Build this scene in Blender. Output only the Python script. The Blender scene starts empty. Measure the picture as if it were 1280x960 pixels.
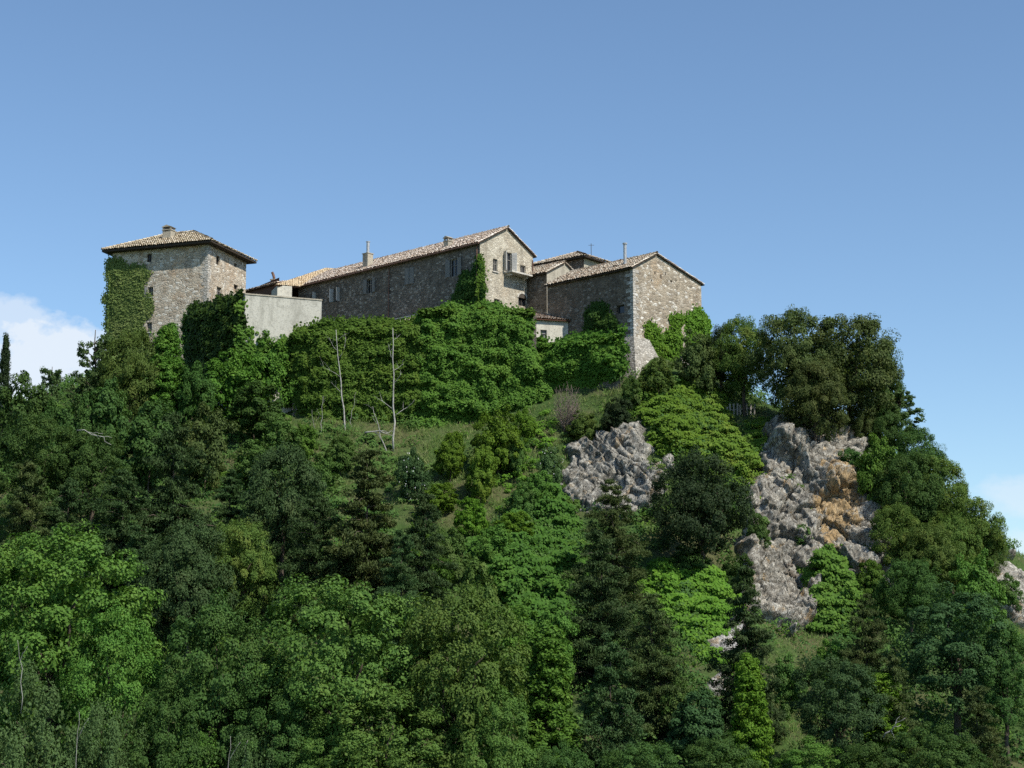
import bpy, math, random
import numpy as np
from mathutils import Vector

SC = bpy.context.scene
COL = SC.collection
R = math.radians

# ------------------------------------------------------------------ camera, sky, sun, exposure
FPX, PITCH = 2133.0, R(9.6)
cam_d = bpy.data.cameras.new('camera'); cam = bpy.data.objects.new('camera', cam_d); COL.objects.link(cam)
cam_d.sensor_width = 36.0; cam_d.lens = 36.0*FPX/1280.0
cam_d.clip_start = 0.5; cam_d.clip_end = 12000
cam.location = (0, 0, 0); cam.rotation_euler = (R(90)+PITCH, 0, 0)
SC.camera = cam

SUN_A, SUN_E = R(46.5), R(49)
sdir = Vector((math.sin(SUN_A)*math.cos(SUN_E), -math.cos(SUN_A)*math.cos(SUN_E), math.sin(SUN_E)))
sun_d = bpy.data.lights.new('sun', 'SUN'); sun_d.energy = 4.6; sun_d.angle = R(0.53); sun_d.color = (1.0, 0.95, 0.86)
sun = bpy.data.objects.new('sun', sun_d); COL.objects.link(sun)
sun.rotation_euler = sdir.to_track_quat('Z', 'Y').to_euler(); sun.location = (60, -60, 90)

SC.view_settings.view_transform = 'Standard'; SC.view_settings.look = 'None'
SC.view_settings.exposure = 0.3; SC.view_settings.gamma = 1.0; SC.view_settings.use_curve_mapping = False
SC.render.engine = 'CYCLES'
cy = SC.cycles
cy.max_bounces = 5; cy.diffuse_bounces = 2; cy.glossy_bounces = 1; cy.transmission_bounces = 2; cy.transparent_max_bounces = 4
cy.use_denoising = False
cy.use_adaptive_sampling = True; cy.adaptive_threshold = 0.02

W = bpy.data.worlds.new('World'); SC.world = W; W.use_nodes = True
nt = W.node_tree; nt.nodes.clear()
def wn(t, **k):
    n = nt.nodes.new(t)
    for a, b in k.items(): setattr(n, a, b)
    return n
def wl(a, b): nt.links.new(a, b)
def wm(op, a, b=None, clamp=False):
    n = wn('ShaderNodeMath', operation=op); n.use_clamp = clamp
    for i, v in enumerate((a, b)):
        if v is None: continue
        if isinstance(v, (int, float)): n.inputs[i].default_value = v
        else: wl(v, n.inputs[i])
    return n.outputs[0]
sky = wn('ShaderNodeTexSky', sky_type='NISHITA'); sky.sun_disc = False
sky.sun_elevation = SUN_E; sky.sun_rotation = math.pi-SUN_A
sky.altitude = 400; sky.air_density = 1.0; sky.dust_density = 0.25; sky.ozone_density = 3.0
bg = wn('ShaderNodeBackground'); bg.inputs['Strength'].default_value = 0.123
tint = wn('ShaderNodeMix', data_type='RGBA', blend_type='MULTIPLY'); tint.inputs[0].default_value = 1.0; tint.inputs[7].default_value = (0.925, 0.99, 1.0, 1)
wl(sky.outputs[0], tint.inputs[6]); wl(tint.outputs[2], bg.inputs['Color'])
# fair-weather clouds low over the horizon, shaped by direction
tc = wn('ShaderNodeTexCoord'); sep = wn('ShaderNodeSeparateXYZ'); wl(tc.outputs['Generated'], sep.inputs[0])
yy = wm('MAXIMUM', sep.outputs[1], 0.05)
ax = wm('DIVIDE', sep.outputs[0], yy); az = wm('DIVIDE', sep.outputs[2], yy)
def blob(cx, cz, rx, rz):
    a = wm('POWER', wm('ABSOLUTE', wm('DIVIDE', wm('SUBTRACT', ax, cx), rx)), 2.0)
    b = wm('POWER', wm('ABSOLUTE', wm('DIVIDE', wm('SUBTRACT', az, cz), rz)), 2.0)
    return wm('SUBTRACT', 1.0, wm('ADD', a, b))
ns = wn('ShaderNodeTexNoise'); ns.inputs['Scale'].default_value = 22; ns.inputs['Detail'].default_value = 8; ns.inputs['Roughness'].default_value = 0.58
mp = wn('ShaderNodeMapping'); mp.inputs['Scale'].default_value = (1, 1, 1.5); mp.inputs['Location'].default_value = (0.13, 0.3, 0.07)
wl(tc.outputs['Generated'], mp.inputs[0]); wl(mp.outputs[0], ns.inputs['Vector'])
nz = wm('SUBTRACT', ns.outputs[0], 0.5)
def cloud(cx, cz, rx, rz, gain, top):
    d = wm('ADD', wm('MULTIPLY', blob(cx, cz, rx, rz), 0.55), wm('MULTIPLY', nz, gain))
    return wm('MULTIPLY', wm('MULTIPLY', d, 2.3, True), top)
c1 = cloud(-0.285, 0.165, 0.055, 0.042, 3.2, 0.84)
c2 = cloud(-0.31, 0.212, 0.030, 0.014, 3.2, 0.55)
c3 = cloud(0.308, 0.100, 0.050, 0.016, 2.4, 0.42)
c4 = cloud(0.315, 0.070, 0.045, 0.018, 2.0, 0.60)
c5 = cloud(-0.235, 0.170, 0.024, 0.024, 3.2, 0.40)
cm = wm('MAXIMUM', wm('MAXIMUM', c1, c2), wm('MAXIMUM', wm('MAXIMUM', c3, c4), c5))
cbg = wn('ShaderNodeBackground'); cbg.inputs['Color'].default_value = (0.80, 0.86, 0.93, 1); cbg.inputs['Strength'].default_value = 0.86
mx = wn('ShaderNodeMixShader'); wl(cm, mx.inputs[0]); wl(bg.outputs[0], mx.inputs[1]); wl(cbg.outputs[0], mx.inputs[2])
wo = wn('ShaderNodeOutputWorld'); wl(mx.outputs[0], wo.inputs['Surface'])

# ------------------------------------------------------------------ pixel <-> world (photo pixels 1280x960)
SP, CP = math.sin(PITCH), math.cos(PITCH)
def at(px, py, Y):
    u = (px-640)/FPX; v = (480-py)/FPX
    t = Y/(CP-v*SP)
    return np.array([u*t, Y, t*(SP+v*CP)])
def project(P):
    P = np.asarray(P, float)
    f = P[..., 1]*CP+P[..., 2]*SP; up = -P[..., 1]*SP+P[..., 2]*CP
    return np.stack([640+FPX*P[..., 0]/f, 480-FPX*up/f], -1)

# ------------------------------------------------------------------ noise
def _h(ix, iy, iz, seed):
    n = (ix.astype(np.int64)*374761393+iy.astype(np.int64)*668265263+iz.astype(np.int64)*2147483647+seed*144665) & 0x7fffffff
    n = ((n ^ (n >> 13))*1274126177) & 0x7fffffff
    n = ((n ^ (n >> 15))*2246822519) & 0x7fffffff
    return ((n ^ (n >> 14)) & 0xffffff)/float(0xffffff)
def vnoise(P, seed=0):
    P = np.asarray(P, float); I = np.floor(P); F = P-I; F = F*F*(3-2*F); I = I.astype(np.int64)
    r = 0
    for dx in (0, 1):
        for dy in (0, 1):
            for dz in (0, 1):
                w = np.where(dx, F[..., 0], 1-F[..., 0])*np.where(dy, F[..., 1], 1-F[..., 1])*np.where(dz, F[..., 2], 1-F[..., 2])
                r = r+w*_h(I[..., 0]+dx, I[..., 1]+dy, I[..., 2]+dz, seed)
    return r*2-1
def fbm(P, oct=4, seed=0):
    r = 0; a = 0.5; P = np.asarray(P, float)
    for o in range(oct):
        r = r+a*vnoise(P, seed+o*7); P = P*2.03+3.1; a *= 0.5
    return r
def cells(P, seed=0):
    """nearest jittered cell: (F1, F2, vector to the cell point, three random numbers of the cell)"""
    I = np.floor(P).astype(np.int64); n = len(P)
    f1 = np.full(n, 9.0); f2 = np.full(n, 9.0); rv = np.zeros((n, 3)); dv = np.zeros((n, 3))
    for dx in (-1, 0, 1):
        for dy in (-1, 0, 1):
            for dz in (-1, 0, 1):
                J = I+np.array([dx, dy, dz])
                c = np.stack([_h(J[:, 0], J[:, 1], J[:, 2], seed+k) for k in (1, 2, 3)], -1)
                d = P-(J+c); q = np.sqrt((d*d).sum(1))
                m = q < f1
                f2 = np.where(m, f1, np.minimum(f2, q))
                f1 = np.where(m, q, f1)
                r = np.stack([_h(J[:, 0], J[:, 1], J[:, 2], seed+k) for k in (11, 12, 13)], -1)
                rv[m] = r[m]; dv[m] = d[m]
    return f1, f2, dv, rv
def poly_sd(pts, poly):
    """signed distance, positive inside"""
    pts = np.asarray(pts, float); poly = np.asarray(poly, float)
    d = np.full(len(pts), 1e9); ins = np.zeros(len(pts), bool)
    for i in range(len(poly)):
        a, b = poly[i], poly[(i+1) % len(poly)]
        e = b-a; w = pts-a
        t = np.clip((w@e)/(e@e), 0, 1)
        q = w-t[:, None]*e
        d = np.minimum(d, np.sqrt((q*q).sum(1)))
        c = ((a[1] > pts[:, 1]) != (b[1] > pts[:, 1]))
        with np.errstate(divide='ignore', invalid='ignore'):
            x = (b[0]-a[0])*(pts[:, 1]-a[1])/(b[1]-a[1])+a[0]
        ins ^= c & (pts[:, 0] < x)
    return np.where(ins, d, -d)
def norm(a): return a/np.maximum(np.linalg.norm(a, axis=-1, keepdims=True), 1e-9)

# ------------------------------------------------------------------ mesh and object helpers
def raw_mesh(name, V, Q, mats=(), smooth=False, mi=None):
    """all-quad (or all-triangle) mesh from arrays"""
    me = bpy.data.meshes.new(name); V = np.ascontiguousarray(V, np.float32); Q = np.ascontiguousarray(Q, np.int32)
    k = Q.shape[1]
    me.vertices.add(len(V)); me.vertices.foreach_set('co', V.ravel())
    me.loops.add(Q.size); me.loops.foreach_set('vertex_index', Q.ravel())
    me.polygons.add(len(Q)); me.polygons.foreach_set('loop_start', np.arange(0, Q.size, k, dtype=np.int32))
    try: me.polygons.foreach_set('loop_total', np.full(len(Q), k, np.int32))
    except Exception: pass
    if smooth: me.polygons.foreach_set('use_smooth', np.ones(len(Q), bool))
    if mi is not None: me.polygons.foreach_set('material_index', np.ascontiguousarray(mi, np.int32))
    for m in mats: me.materials.append(m)
    me.update(calc_edges=True); me.validate()
    return me
def link(name, me, parent=None):
    o = bpy.data.objects.new(name, me); COL.objects.link(o)
    if parent is not None: o.parent = parent
    return o
def tag(o, label=None, cat=None, group=None, kind=None):
    if label: o['label'] = label
    if cat: o['category'] = cat
    if group: o['group'] = group
    if kind: o['kind'] = kind
    return o
def empty(name, loc, label, cat, group=None):
    o = bpy.data.objects.new(name, None); COL.objects.link(o); o.location = [float(c) for c in loc]; o.empty_display_size = 0.5
    return tag(o, label, cat, group)
class MB:
    """collects polygons, then links them as one mesh; coordinates are world, stored relative to the root"""
    def __init__(s): s.v = []; s.f = []; s.m = []
    def poly(s, pts, m=0):
        b = len(s.v); s.v += [tuple(float(c) for c in p) for p in pts]; s.f.append(tuple(range(b, b+len(pts)))); s.m.append(m)
    def box(s, o, a, b, c, m=0):
        o, a, b, c = (np.asarray(q, float) for q in (o, a, b, c))
        if np.dot(np.cross(a, b), c) < 0: a, b = b, a
        P = [o, o+a, o+a+b, o+b, o+c, o+a+c, o+a+b+c, o+b+c]
        k = len(s.v); s.v += [tuple(p) for p in P]
        for f in ((0, 3, 2, 1), (4, 5, 6, 7), (0, 1, 5, 4), (1, 2, 6, 5), (2, 3, 7, 6), (3, 0, 4, 7)):
            s.f.append(tuple(k+i for i in f)); s.m.append(m)
    def tube(s, pts, rad, n=6, m=0, cap=True):
        pts = [np.asarray(p, float) for p in pts]; k = len(s.v)
        for i, p in enumerate(pts):
            d = pts[min(i+1, len(pts)-1)]-pts[max(i-1, 0)]; d = d/max(np.linalg.norm(d), 1e-9)
            u = np.cross(d, (0.31, 0.17, 0.93) if abs(d[2]) < 0.9 else (1, 0.2, 0)); u /= np.linalg.norm(u); w = np.cross(d, u)
            r = rad[i] if hasattr(rad, '__len__') else rad
            for j in range(n):
                a = 2*math.pi*j/n; s.v.append(tuple(p+r*(math.cos(a)*u+math.sin(a)*w)))
        for i in range(len(pts)-1):
            for j in range(n):
                s.f.append((k+i*n+j, k+i*n+(j+1) % n, k+(i+1)*n+(j+1) % n, k+(i+1)*n+j)); s.m.append(m)
        if cap:
            s.f.append(tuple(k+(len(pts)-1)*n+j for j in range(n))); s.m.append(m)
            s.f.append(tuple(k+n-1-j for j in range(n))); s.m.append(m)
    def quads(s, V, Q, m=0):
        k = len(s.v); s.v += [tuple(p) for p in V]; s.f += [tuple(k+i for i in q) for q in Q]; s.m += [m]*len(Q)
    def build(s, name, mats, parent=None, origin=(0, 0, 0), smooth=False):
        if not isinstance(mats, (list, tuple)): mats = [mats]
        me = bpy.data.meshes.new(name); o = np.asarray(origin, float)
        me.from_pydata([tuple(np.asarray(p)-o) for p in s.v], [], s.f)
        for m in mats: me.materials.append(m)
        me.polygons.foreach_set('material_index', s.m)
        if smooth: me.polygons.foreach_set('use_smooth', [True]*len(s.f))
        me.update()
        ob = link(name, me, parent)
        if parent is None: ob.location = [float(c) for c in o]
        return ob

# ------------------------------------------------------------------ materials
class NT:
    def __init__(s, name):
        s.m = bpy.data.materials.new(name); s.m.use_nodes = True; s.t = s.m.node_tree; s.t.nodes.clear()
        s.out = s.n('ShaderNodeOutputMaterial')
    def n(s, t, **k):
        x = s.t.nodes.new(t)
        for a, b in k.items(): setattr(x, a, b)
        return x
    def l(s, a, b): s.t.links.new(a, b)
    def val(s, sock, v):
        if isinstance(v, (int, float)): sock.default_value = v
        elif isinstance(v, tuple): sock.default_value = (*v, 1) if len(v) == 3 and len(sock.default_value) == 4 else v
        else: s.l(v, sock)
    def math(s, op, a, b=0.0, clamp=False):
        x = s.n('ShaderNodeMath', operation=op); x.use_clamp = clamp; s.val(x.inputs[0], a); s.val(x.inputs[1], b); return x.outputs[0]
    def mix(s, f, a, b, bt='MIX'):
        x = s.n('ShaderNodeMix', data_type='RGBA', blend_type=bt); s.val(x.inputs[0], f); s.val(x.inputs[6], a); s.val(x.inputs[7], b); return x.outputs[2]
    def ramp(s, f, stops, interp='LINEAR'):
        x = s.n('ShaderNodeValToRGB'); e = x.color_ramp.elements; x.color_ramp.interpolation = interp
        while len(e) < len(stops): e.new(0.5)
        for i, (p, c) in enumerate(stops):
            e[i].position = p; e[i].color = (*c, 1) if len(c) == 3 else c
        s.l(f, x.inputs[0]); return x.outputs[0]
    def obj(s, scale=(1, 1, 1), loc=(0, 0, 0)):
        t = s.n('ShaderNodeTexCoord'); m = s.n('ShaderNodeMapping'); m.inputs['Scale'].default_value = scale; m.inputs['Location'].default_value = loc
        s.l(t.outputs['Object'], m.inputs[0]); return m.outputs[0]
    def noise(s, vec, scale, detail=4, rough=0.55):
        x = s.n('ShaderNodeTexNoise'); x.inputs['Scale'].default_value = scale; x.inputs['Detail'].default_value = detail; x.inputs['Roughness'].default_value = rough
        s.l(vec, x.inputs['Vector']); return x.outputs[0]
    def vor(s, vec, scale, feature='F1', rnd=1.0):
        x = s.n('ShaderNodeTexVoronoi', feature=feature); x.inputs['Scale'].default_value = scale; x.inputs['Randomness'].default_value = rnd
        s.l(vec, x.inputs['Vector']); return x
    def sstep(s, x, a, b):
        r = s.n('ShaderNodeMapRange', interpolation_type='SMOOTHSTEP'); s.val(r.inputs[0], x); r.inputs[1].default_value = a; r.inputs[2].default_value = b; return r.outputs[0]
    def bump(s, h, strength=0.5, dist=0.05):
        b = s.n('ShaderNodeBump'); b.inputs['Strength'].default_value = strength; b.inputs['Distance'].default_value = dist; s.l(h, b.inputs['Height']); return b.outputs[0]
    def bsdf(s, col, rough=0.8, spec=0.25, normal=None, metal=0.0):
        b = s.n('ShaderNodeBsdfPrincipled'); s.val(b.inputs['Base Color'], col); s.val(b.inputs['Roughness'], rough)
        b.inputs['Specular IOR Level'].default_value = spec; b.inputs['Metallic'].default_value = metal
        if normal is not None: s.l(normal, b.inputs['Normal'])
        return b.outputs[0]
    def done(s, sh): s.l(sh, s.out.inputs[0]); return s.m

def stone_mat(name, dark, mid, light, patch, mortar, scale=2.4, patchamt=0.6, pale=0.5):
    k = NT(name); v = k.obj((1, 1, 1.75))
    wob = k.noise(v, 1.7, 3); va = k.n('ShaderNodeVectorMath', operation='ADD'); k.l(v, va.inputs[0])
    sc = k.n('ShaderNodeVectorMath', operation='SCALE'); sc.inputs[3].default_value = 0.30; nn = k.n('ShaderNodeTexNoise'); nn.inputs['Scale'].default_value = 2.2
    k.l(v, nn.inputs['Vector']); k.l(nn.outputs[1], sc.inputs[0]); k.l(sc.outputs[0], va.inputs[1]); vv = va.outputs[0]
    f = k.vor(vv, scale); e = k.vor(vv, scale, 'DISTANCE_TO_EDGE')
    sepc = k.n('ShaderNodeSeparateColor'); k.l(f.outputs['Color'], sepc.inputs[0])
    col = k.ramp(sepc.outputs[0], [(0.0, dark), (0.35, mid), (0.75, mid), (0.9, light), (1.0, light)])
    big = k.noise(k.obj((1, 1, 1)), 0.33, 4, 0.6)
    col = k.mix(k.math('MULTIPLY', k.sstep(big, 0.5, 0.64), patchamt), col, patch)
    big2 = k.noise(k.obj((1, 1, 1), (7, 3, 1)), 0.55, 5, 0.62)
    col = k.mix(k.math('MULTIPLY', k.sstep(big2, 0.52, 0.66), pale), col, light)
    vcol = k.n('ShaderNodeHueSaturation'); k.l(col, vcol.inputs['Color']); k.l(k.math('ADD', k.math('MULTIPLY', sepc.outputs[1], 0.36), 0.84), vcol.inputs['Value']); col = vcol.outputs[0]
    stk = k.noise(k.obj((1.1, 1.1, 0.14), (3, 1, 2)), 1.0, 5, 0.6)
    col = k.mix(k.math('MULTIPLY', k.sstep(stk, 0.50, 0.68), 0.5), col, tuple(x*0.75 for x in dark))
    mm = k.sstep(e.outputs['Distance'], 0.015, 0.09)
    mcol = k.mix(k.sstep(k.noise(v, 0.9, 3), 0.35, 0.65), mortar, tuple(c*0.5 for c in mortar))
    col = k.mix(mm, mcol, col)
    fine = k.noise(v, 14, 4)
    col = k.mix(0.35, col, k.ramp(fine, [(0.3, (0.25, 0.25, 0.25)), (0.7, (0.9, 0.9, 0.9))]), 'OVERLAY')
    h = k.math('ADD', k.math('MULTIPLY', k.sstep(e.outputs['Distance'], 0.0, 0.16), 1.0), k.math('ADD', k.math('MULTIPLY', fine, 0.5), k.math('MULTIPLY', sepc.outputs[2], 0.8)))
    return k.done(k.bsdf(col, 0.9, 0.15, k.bump(h, 0.6, 0.05)))
def plaster_mat(name, base, stain, amt=0.7):
    k = NT(name)
    st = k.noise(k.obj((1.3, 1.3, 0.16)), 1.0, 5, 0.62); bl = k.noise(k.obj(), 0.45, 5, 0.6); sp = k.noise(k.obj(), 6.0, 4, 0.7)
    col = k.mix(k.math('MULTIPLY', k.sstep(st, 0.44, 0.68), amt), base, stain)
    col = k.mix(k.math('MULTIPLY', k.sstep(bl, 0.5, 0.7), amt*0.7), col, tuple(c*0.62 for c in base))
    col = k.mix(k.math('MULTIPLY', k.sstep(k.noise(k.obj((1, 1, 0.7), (4, 4, 4)), 1.5, 6, 0.7), 0.5, 0.62), amt), col, stain)
    col = k.mix(k.math('MULTIPLY', k.sstep(sp, 0.52, 0.64), 0.6), col, tuple(c*0.5 for c in base))
    return k.done(k.bsdf(col, 0.92, 0.15, k.bump(sp, 0.5, 0.04)))
def tile_mat(name, stops, lichen):
    k = NT(name); g = k.n('ShaderNodeNewGeometry')
    col = k.ramp(g.outputs['Random Per Island'], stops)
    n1 = k.noise(k.obj(), 0.9, 4, 0.65); n2 = k.noise(k.obj(), 9.0, 3, 0.6)
    col = k.mix(k.math('MULTIPLY', k.sstep(n1, 0.48, 0.64), 0.55), col, lichen)
    col = k.mix(k.math('MULTIPLY', k.sstep(n2, 0.5, 0.7), 0.4), col, tuple(c*0.4 for c in lichen))
    return k.done(k.bsdf(col, 0.9, 0.15))
def plain_mat(name, col, rough=0.7, var=0.25, spec=0.25, metal=0.0, scale=5.0):
    k = NT(name); n = k.noise(k.obj(), scale, 4, 0.6)
    c = k.mix(k.sstep(n, 0.35, 0.7), tuple(x*(1+var) for x in col), tuple(x*(1-var) for x in col))
    return k.done(k.bsdf(c, rough, spec, k.bump(n, 0.2, 0.01), metal))
def wood_mat(name, col):
    k = NT(name); n = k.noise(k.obj((6, 6, 0.6)), 3.0, 4, 0.6)
    c = k.mix(n, tuple(x*1.35 for x in col), tuple(x*0.55 for x in col))
    return k.done(k.bsdf(c, 0.85, 0.15, k.bump(n, 0.3, 0.01)))
def glass_mat():
    k = NT('window_glass'); n = k.noise(k.obj(), 2.0, 2)
    return k.done(k.bsdf(k.mix(n, (0.012, 0.014, 0.016), (0.035, 0.038, 0.04)), 0.12, 0.5))
def leaf_mat(name, a, b, c=None, trans=0.30, rough=0.6, spec=0.10, scale=0.55):
    """a, b: the two leaf colours; c: colour of odd sprays"""
    cool = (1, 1, 1) if name in ('dry_twigs', 'white_blossom') else (0.84, 0.95, 1.15) if name in ('bluish_leaves', 'grey_green_leaves') else (0.89, 0.98, 1.18)
    a, b, c = (tuple(x*y for x, y in zip(q, cool)) if q else None for q in (a, b, c))
    k = NT(name); g = k.n('ShaderNodeNewGeometry'); r = g.outputs['Random Per Island']
    oi = k.n('ShaderNodeObjectInfo')
    col = k.mix(r, a, b)
    n = k.noise(k.obj(), scale, 3, 0.6)
    col = k.mix(k.math('MULTIPLY', k.sstep(n, 0.50, 0.66), 0.75), col, c if c else tuple(x*1.25 for x in b))
    hs = k.n('ShaderNodeHueSaturation'); k.l(col, hs.inputs['Color'])
    k.l(k.math('ADD', k.math('MULTIPLY', oi.outputs['Random'], 0.024), 0.488), hs.inputs['Hue'])
    k.l(k.math('ADD', k.math('MULTIPLY', oi.outputs['Random'], 0.30), 0.85), hs.inputs['Value'])
    col = hs.outputs[0]
    p = k.bsdf(col, rough, spec)
    t = k.n('ShaderNodeBsdfTranslucent'); k.l(k.mix(1.0, col, (0.92, 1.0, 0.5), 'MULTIPLY'), t.inputs[0])
    x = k.n('ShaderNodeMixShader'); x.inputs[0].default_value = trans; k.l(p, x.inputs[1]); k.l(t.outputs[0], x.inputs[2])
    return k.done(x.outputs[0])

M = {}
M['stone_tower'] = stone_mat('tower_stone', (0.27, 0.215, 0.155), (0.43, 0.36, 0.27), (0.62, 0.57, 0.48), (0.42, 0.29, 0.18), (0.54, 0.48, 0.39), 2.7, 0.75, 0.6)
M['stone_main'] = stone_mat('shaded_farmhouse_stone', (0.085, 0.075, 0.062), (0.155, 0.136, 0.112), (0.32, 0.295, 0.25), (0.14, 0.118, 0.09), (0.17, 0.152, 0.125), 3.4, 0.6, 0.22)  # shade of the long wall is darkened into this stone colour
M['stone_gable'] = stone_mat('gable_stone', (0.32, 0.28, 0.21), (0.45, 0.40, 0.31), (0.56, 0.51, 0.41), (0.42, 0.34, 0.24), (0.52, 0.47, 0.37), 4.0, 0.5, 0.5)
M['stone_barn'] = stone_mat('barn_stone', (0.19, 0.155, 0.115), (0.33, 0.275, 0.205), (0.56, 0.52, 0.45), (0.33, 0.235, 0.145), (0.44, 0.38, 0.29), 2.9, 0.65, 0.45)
M['stone_shade'] = stone_mat('shaded_side_stone', (0.085, 0.068, 0.05), (0.150, 0.122, 0.092), (0.24, 0.215, 0.18), (0.115, 0.088, 0.063), (0.16, 0.132, 0.10), 3.0, 0.7, 0.25)  # darker copy of the barn stone, shade of the left-hand walls in its colour
M['quoin'] = stone_mat('corner_stone', (0.33, 0.31, 0.27), (0.42, 0.39, 0.34), (0.52, 0.49, 0.44), (0.38, 0.34, 0.28), (0.34, 0.31, 0.26), 2.3, 0.3, 0.4)
M['footing'] = stone_mat('footing_stone', (0.24, 0.22, 0.185), (0.36, 0.335, 0.29), (0.50, 0.47, 0.41), (0.30, 0.26, 0.20), (0.30, 0.27, 0.22), 2.8, 0.4, 0.4)
M['plaster'] = plaster_mat('weathered_render', (0.48, 0.465, 0.40), (0.29, 0.28, 0.235), 0.6)
M['plaster_white'] = plaster_mat('pale_plaster', (0.60, 0.57, 0.48), (0.40, 0.37, 0.31), 0.5)
M['plaster_old'] = plaster_mat('old_plaster', (0.42, 0.38, 0.30), (0.28, 0.25, 0.20), 0.7)
M['tile_tower'] = tile_mat('tower_tiles', [(0, (0.27, 0.205, 0.13)), (0.4, (0.46, 0.375, 0.255)), (0.75, (0.60, 0.51, 0.375)), (1, (0.72, 0.65, 0.52))], (0.50, 0.44, 0.29))
M['tile_main'] = tile_mat('farmhouse_tiles', [(0, (0.33, 0.23, 0.165)), (0.35, (0.49, 0.385, 0.295)), (0.7, (0.62, 0.52, 0.425)), (1, (0.78, 0.71, 0.62))], (0.60, 0.52, 0.44))
M['tile_barn'] = tile_mat('barn_tiles', [(0, (0.26, 0.19, 0.13)), (0.4, (0.42, 0.33, 0.24)), (0.75, (0.55, 0.47, 0.37)), (1, (0.68, 0.62, 0.52))], (0.46, 0.42, 0.33))
M['tile_tan'] = tile_mat('tan_tiles', [(0, (0.56, 0.42, 0.26)), (0.5, (0.66, 0.52, 0.34)), (1, (0.76, 0.64, 0.46))], (0.66, 0.54, 0.37))
M['wood'] = wood_mat('dark_rafter_wood', (0.055, 0.042, 0.032))
M['wood_red'] = wood_mat('red_brown_boards', (0.15, 0.075, 0.05))
M['shutter'] = wood_mat('grey_shutter_paint', (0.20, 0.20, 0.19))
M['shutter_pale'] = wood_mat('pale_shutter_paint', (0.52, 0.51, 0.48))
M['frame'] = wood_mat('window_frame_wood', (0.30, 0.28, 0.25))
M['frame_dark'] = wood_mat('dark_frame_wood', (0.09, 0.075, 0.06))
M['glass'] = glass_mat()
M['sill'] = plain_mat('sill_stone', (0.48, 0.45, 0.39), 0.85)
M['pipe_rust'] = plain_mat('rusty_pipe', (0.15, 0.085, 0.06), 0.6)
M['pipe_grey'] = plain_mat('grey_metal_flue', (0.42, 0.42, 0.41), 0.45, 0.15, 0.4, 0.5)
M['iron'] = plain_mat('dark_iron', (0.05, 0.05, 0.05), 0.5)
M['bark'] = wood_mat('tree_bark', (0.10, 0.08, 0.06))
M['bark_pale'] = plain_mat('bleached_bark', (0.31, 0.30, 0.27), 0.85, 0.3, 0.2, 0.0, 3.0)
M['twig'] = plain_mat('brown_twigs', (0.17, 0.135, 0.11), 0.9)
M['stake'] = wood_mat('weathered_stakes', (0.36, 0.33, 0.28))

# leaves
LM = {
 'broad':   leaf_mat('broad_leaves', (0.076, 0.136, 0.024), (0.130, 0.204, 0.033), (0.154, 0.217, 0.038)),
 'bright':  leaf_mat('bright_leaves', (0.080, 0.161, 0.024), (0.130, 0.239, 0.033), (0.158, 0.252, 0.038)),
 'thicket': leaf_mat('thicket_leaves', (0.052, 0.106, 0.013), (0.082, 0.152, 0.017), (0.094, 0.160, 0.018)),
 'deep': leaf_mat('deep_green_leaves', (0.050, 0.100, 0.021), (0.082, 0.146, 0.027), (0.100, 0.158, 0.030)),
 'lime': leaf_mat('lime_leaves', (0.100, 0.185, 0.018), (0.155, 0.255, 0.024), (0.195, 0.255, 0.028)),
 'vine': leaf_mat('vine_leaves', (0.088, 0.165, 0.014), (0.136, 0.230, 0.018), (0.155, 0.236, 0.020)),
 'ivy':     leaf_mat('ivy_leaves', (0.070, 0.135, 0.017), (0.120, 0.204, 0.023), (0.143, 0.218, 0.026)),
 'ivyshade': leaf_mat('shaded_ivy_leaves', (0.041, 0.081, 0.014), (0.069, 0.122, 0.019), (0.083, 0.133, 0.021)),  # ivy colour darkened to carry the shade of walls turned from the sun
 'ivygrey': leaf_mat('tower_ivy_leaves', (0.154, 0.207, 0.050), (0.227, 0.283, 0.069), (0.263, 0.297, 0.083)),
 'oak': leaf_mat('holm_oak_leaves', (0.066, 0.088, 0.022), (0.104, 0.132, 0.030), (0.132, 0.142, 0.036)),
 'oakdark': leaf_mat('dark_evergreen_leaves', (0.028, 0.044, 0.016), (0.045, 0.066, 0.020), (0.054, 0.072, 0.022)),
 'oakyel': leaf_mat('yellowing_oak_leaves', (0.085, 0.140, 0.024), (0.135, 0.200, 0.032), (0.190, 0.215, 0.036)),
 'jun': leaf_mat('juniper_sprays', (0.044, 0.078, 0.022), (0.070, 0.112, 0.030), (0.086, 0.116, 0.034), 0.2),
 'junolive': leaf_mat('olive_juniper_sprays', (0.060, 0.084, 0.022), (0.094, 0.120, 0.030), (0.118, 0.128, 0.034), 0.2),
 'blue': leaf_mat('bluish_leaves', (0.050, 0.094, 0.028), (0.076, 0.132, 0.036), (0.088, 0.138, 0.038)),
 'grey': leaf_mat('grey_green_leaves', (0.080, 0.124, 0.034), (0.118, 0.172, 0.046), (0.136, 0.180, 0.052)),
 'olive': leaf_mat('olive_leaves', (0.080, 0.125, 0.022), (0.122, 0.172, 0.030), (0.155, 0.185, 0.034)),
 'under': leaf_mat('undergrowth_leaves', (0.070, 0.128, 0.024), (0.112, 0.184, 0.032), (0.136, 0.184, 0.042)),
 'dry':     leaf_mat('dry_twigs', (0.100, 0.078, 0.062), (0.160, 0.130, 0.105), (0.130, 0.110, 0.085), 0.1),
 'blossom': leaf_mat('white_blossom', (0.500, 0.510, 0.460), (0.620, 0.620, 0.570), (0.600, 0.600, 0.560), 0.2),
}
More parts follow.
